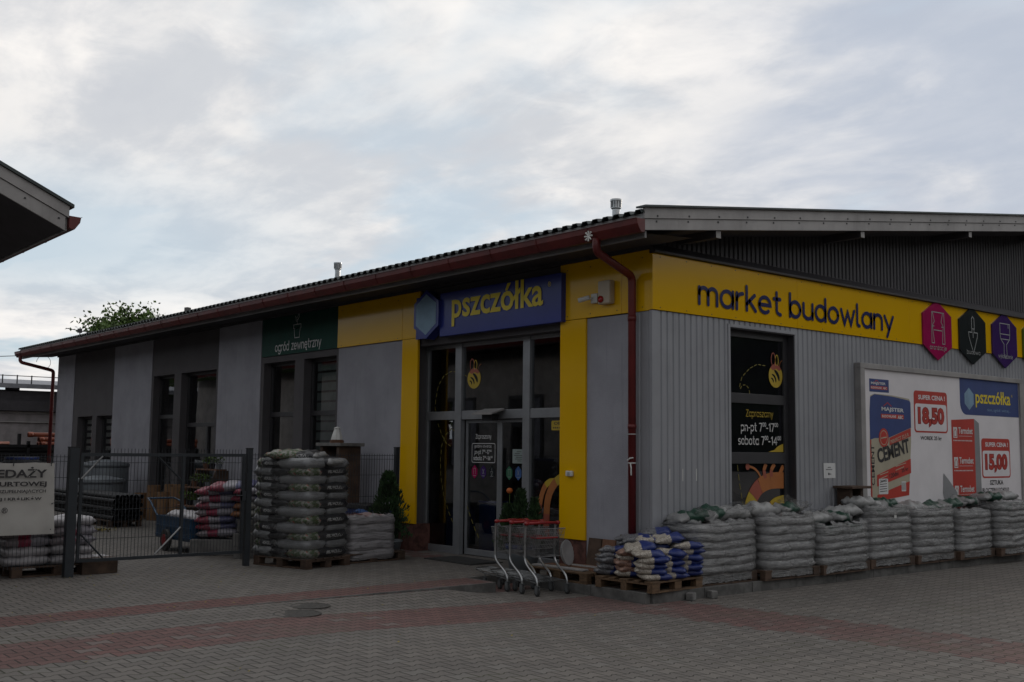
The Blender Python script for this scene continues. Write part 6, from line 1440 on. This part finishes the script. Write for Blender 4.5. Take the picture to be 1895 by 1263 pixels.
cr = thing('storage_crate', 'dark blue crate behind the fence next to the small conifer', 'crate', (-6.4, -.55, 0)); mb = MB(); mb.box(-.45, .45, -.28, .28, .02, .72); mb.build('crate_body', 'bin_blue', cr, bevel=.01)
mb = MB(); mb.box(-.47, .47, -.30, .30, .722, .80); mb.build('crate_lid', 'black_plastic', cr, bevel=.01)
# pipe rack far behind the banner
rk = thing('pipe_rack', 'black metal rack at the end of the yard above the banner', 'rack', (-29, -1.5, 0))
mb = MB()
for y in (-5.0, -2.6, -.2, 1.6):
    mb.box(-29.6, -29.5, y, y+.1, 0, 2.15); mb.box(-28.5, -28.4, y, y+.1, 0, 1.9)
for z in (1.05, 1.68): mb.box(-29.6, -28.4, -5.0, 1.7, z, z+.10)
mb.build('rack_frame', 'black_plastic', rk, world=True)
rr = random.Random(6)
for k, (z, x, y0, y1) in enumerate(((1.80, -28.6, .30, 4.1), (1.80, -28.85, .38, 4.1), (1.80, -29.1, .33, 4.1), (1.96, -28.7, .26, 4.1), (1.97, -28.95, .30, 4.1), (2.12, -28.8, -.08, 3.8), (1.80, -28.6, -5.4, -.72), (1.80, -28.85, -5.3, -.8), (1.95, -28.75, -5.5, -1.4))):
    mb = MB(); mb.tube([(x, y0, z), (x, y1, z)], .075, 12); mb.tube([(x, y0, z), (x, y0+.16, z)], .09, 12)
    o = mb.build('orange_pipe', 'orange_pipe', smooth=True); tag(o, f'orange drain pipe, {("lower front", "lower middle", "lower rear", "upper front", "upper rear", "topmost", "far left lower", "far left rear", "far left upper")[k]} one on the rack', 'pipe', 'orange drain pipes on the rack')
for k, (y0, y1, z0, z1, mt) in enumerate(((-5.6, -2.2, 1.18, 1.7, 'black_plastic'), (-2.0, 1.9, 1.18, 1.7, 'black_plastic'), (-3.6, -2.4, .3, .85, 'bin_blue'))):
    mb = MB()
    for i in range(4):
        for j in range(3): mb.tube([(-28.55-i*.22, y0+random.uniform(0, .2), z0+.09+j*.17), (-28.55-i*.22, y1, z0+.09+j*.17)], .085, 8)
    o = mb.build('pipe_roll_bundle', mt, smooth=True); tag(o, f'{("left", "right", "lower blue")[k]} bundle of dark pipes on the lower tier of the rack', 'pipes', 'dark pipe bundles on the rack')

# ---- road details
for x, y, r_, lb in ((-.50, -5.12, .27, 'round cast iron manhole cover in the paving, near one'), (-.92, -4.72, .23, 'round cast iron manhole cover in the paving, far one')):
    mb = MB(); mb.lathe([(0, 0), (r_, 0), (r_, .006), (r_*.9, .008), (r_*.88, .004), (0, .004)], n=32); o = mb.build('manhole_cover', 'cast_iron'); place(o, (x, y, gz(x, y)-.0005)); tag(o, lb, 'manhole cover', 'manhole covers')
mb = MB(); mb.prism([(-.5, -.35, 0), (.42, -.35, 0), (.50, -.2, 0), (.50, .3, 0), (-.5, .3, 0)], (0, 0, .14)); o = mb.build('kerb_end_stone', 'kerbstone', bevel=.02); place(o, (.45, -8.95, 0), R(8)); tag(o, 'worn end of a raised kerb stone at the lower left edge', 'kerb stone')
rr = random.Random(77); mb = MB()
for k in range(260):
    if k < 150: x, y = -5.0+rr.gauss(.5, .7), rr.uniform(-7.8, -3.6)
    elif k < 200: x, y = rr.uniform(-1.36, 2.5), rr.uniform(-8, -2)
    else: x, y = rr.uniform(-2.3, -1.4), rr.uniform(-7.6, -2)
    z = gz(x, y) if x > -1.36 else 0; s = rr.uniform(.008, .022); a = rr.uniform(0, 6.28); c, d_ = math.cos(a)*s, math.sin(a)*s
    mb.add([(x-c, y-d_, z+.004), (x+d_*.6, y-c*.6, z+.008), (x+c, y+d_, z+.012), (x-d_*.6, y+c*.6, z+.006)], [(0, 1, 2, 3)])
single(mb, 'fallen_leaves', 'leaf_yellow', 'scattered small fallen leaves on the paving', 'leaves', kind='stuff')
mb = MB()
for k in range(110):
    x, y = -13.0+rr.gauss(0, .35), -2.2+rr.gauss(0, .28) if 0 else -3.0+rr.gauss(0, .15); s = .03
    a = Vector((rr.gauss(0, 1), rr.gauss(0, 1), rr.gauss(0, .5))).normalized()*s; c = a.cross(Vector((0, .2, 1))); mb.add([Vector((x, y, .03))-a, Vector((x, y, .05))+c, Vector((x, y, .03))+a, Vector((x, y, .02))-c], [(0, 1, 2, 3)])
single(mb, 'leaf_litter', 'leaf_yellow', 'small drift of yellow green leaves on the yard paving behind the gate', 'leaves', kind='stuff')
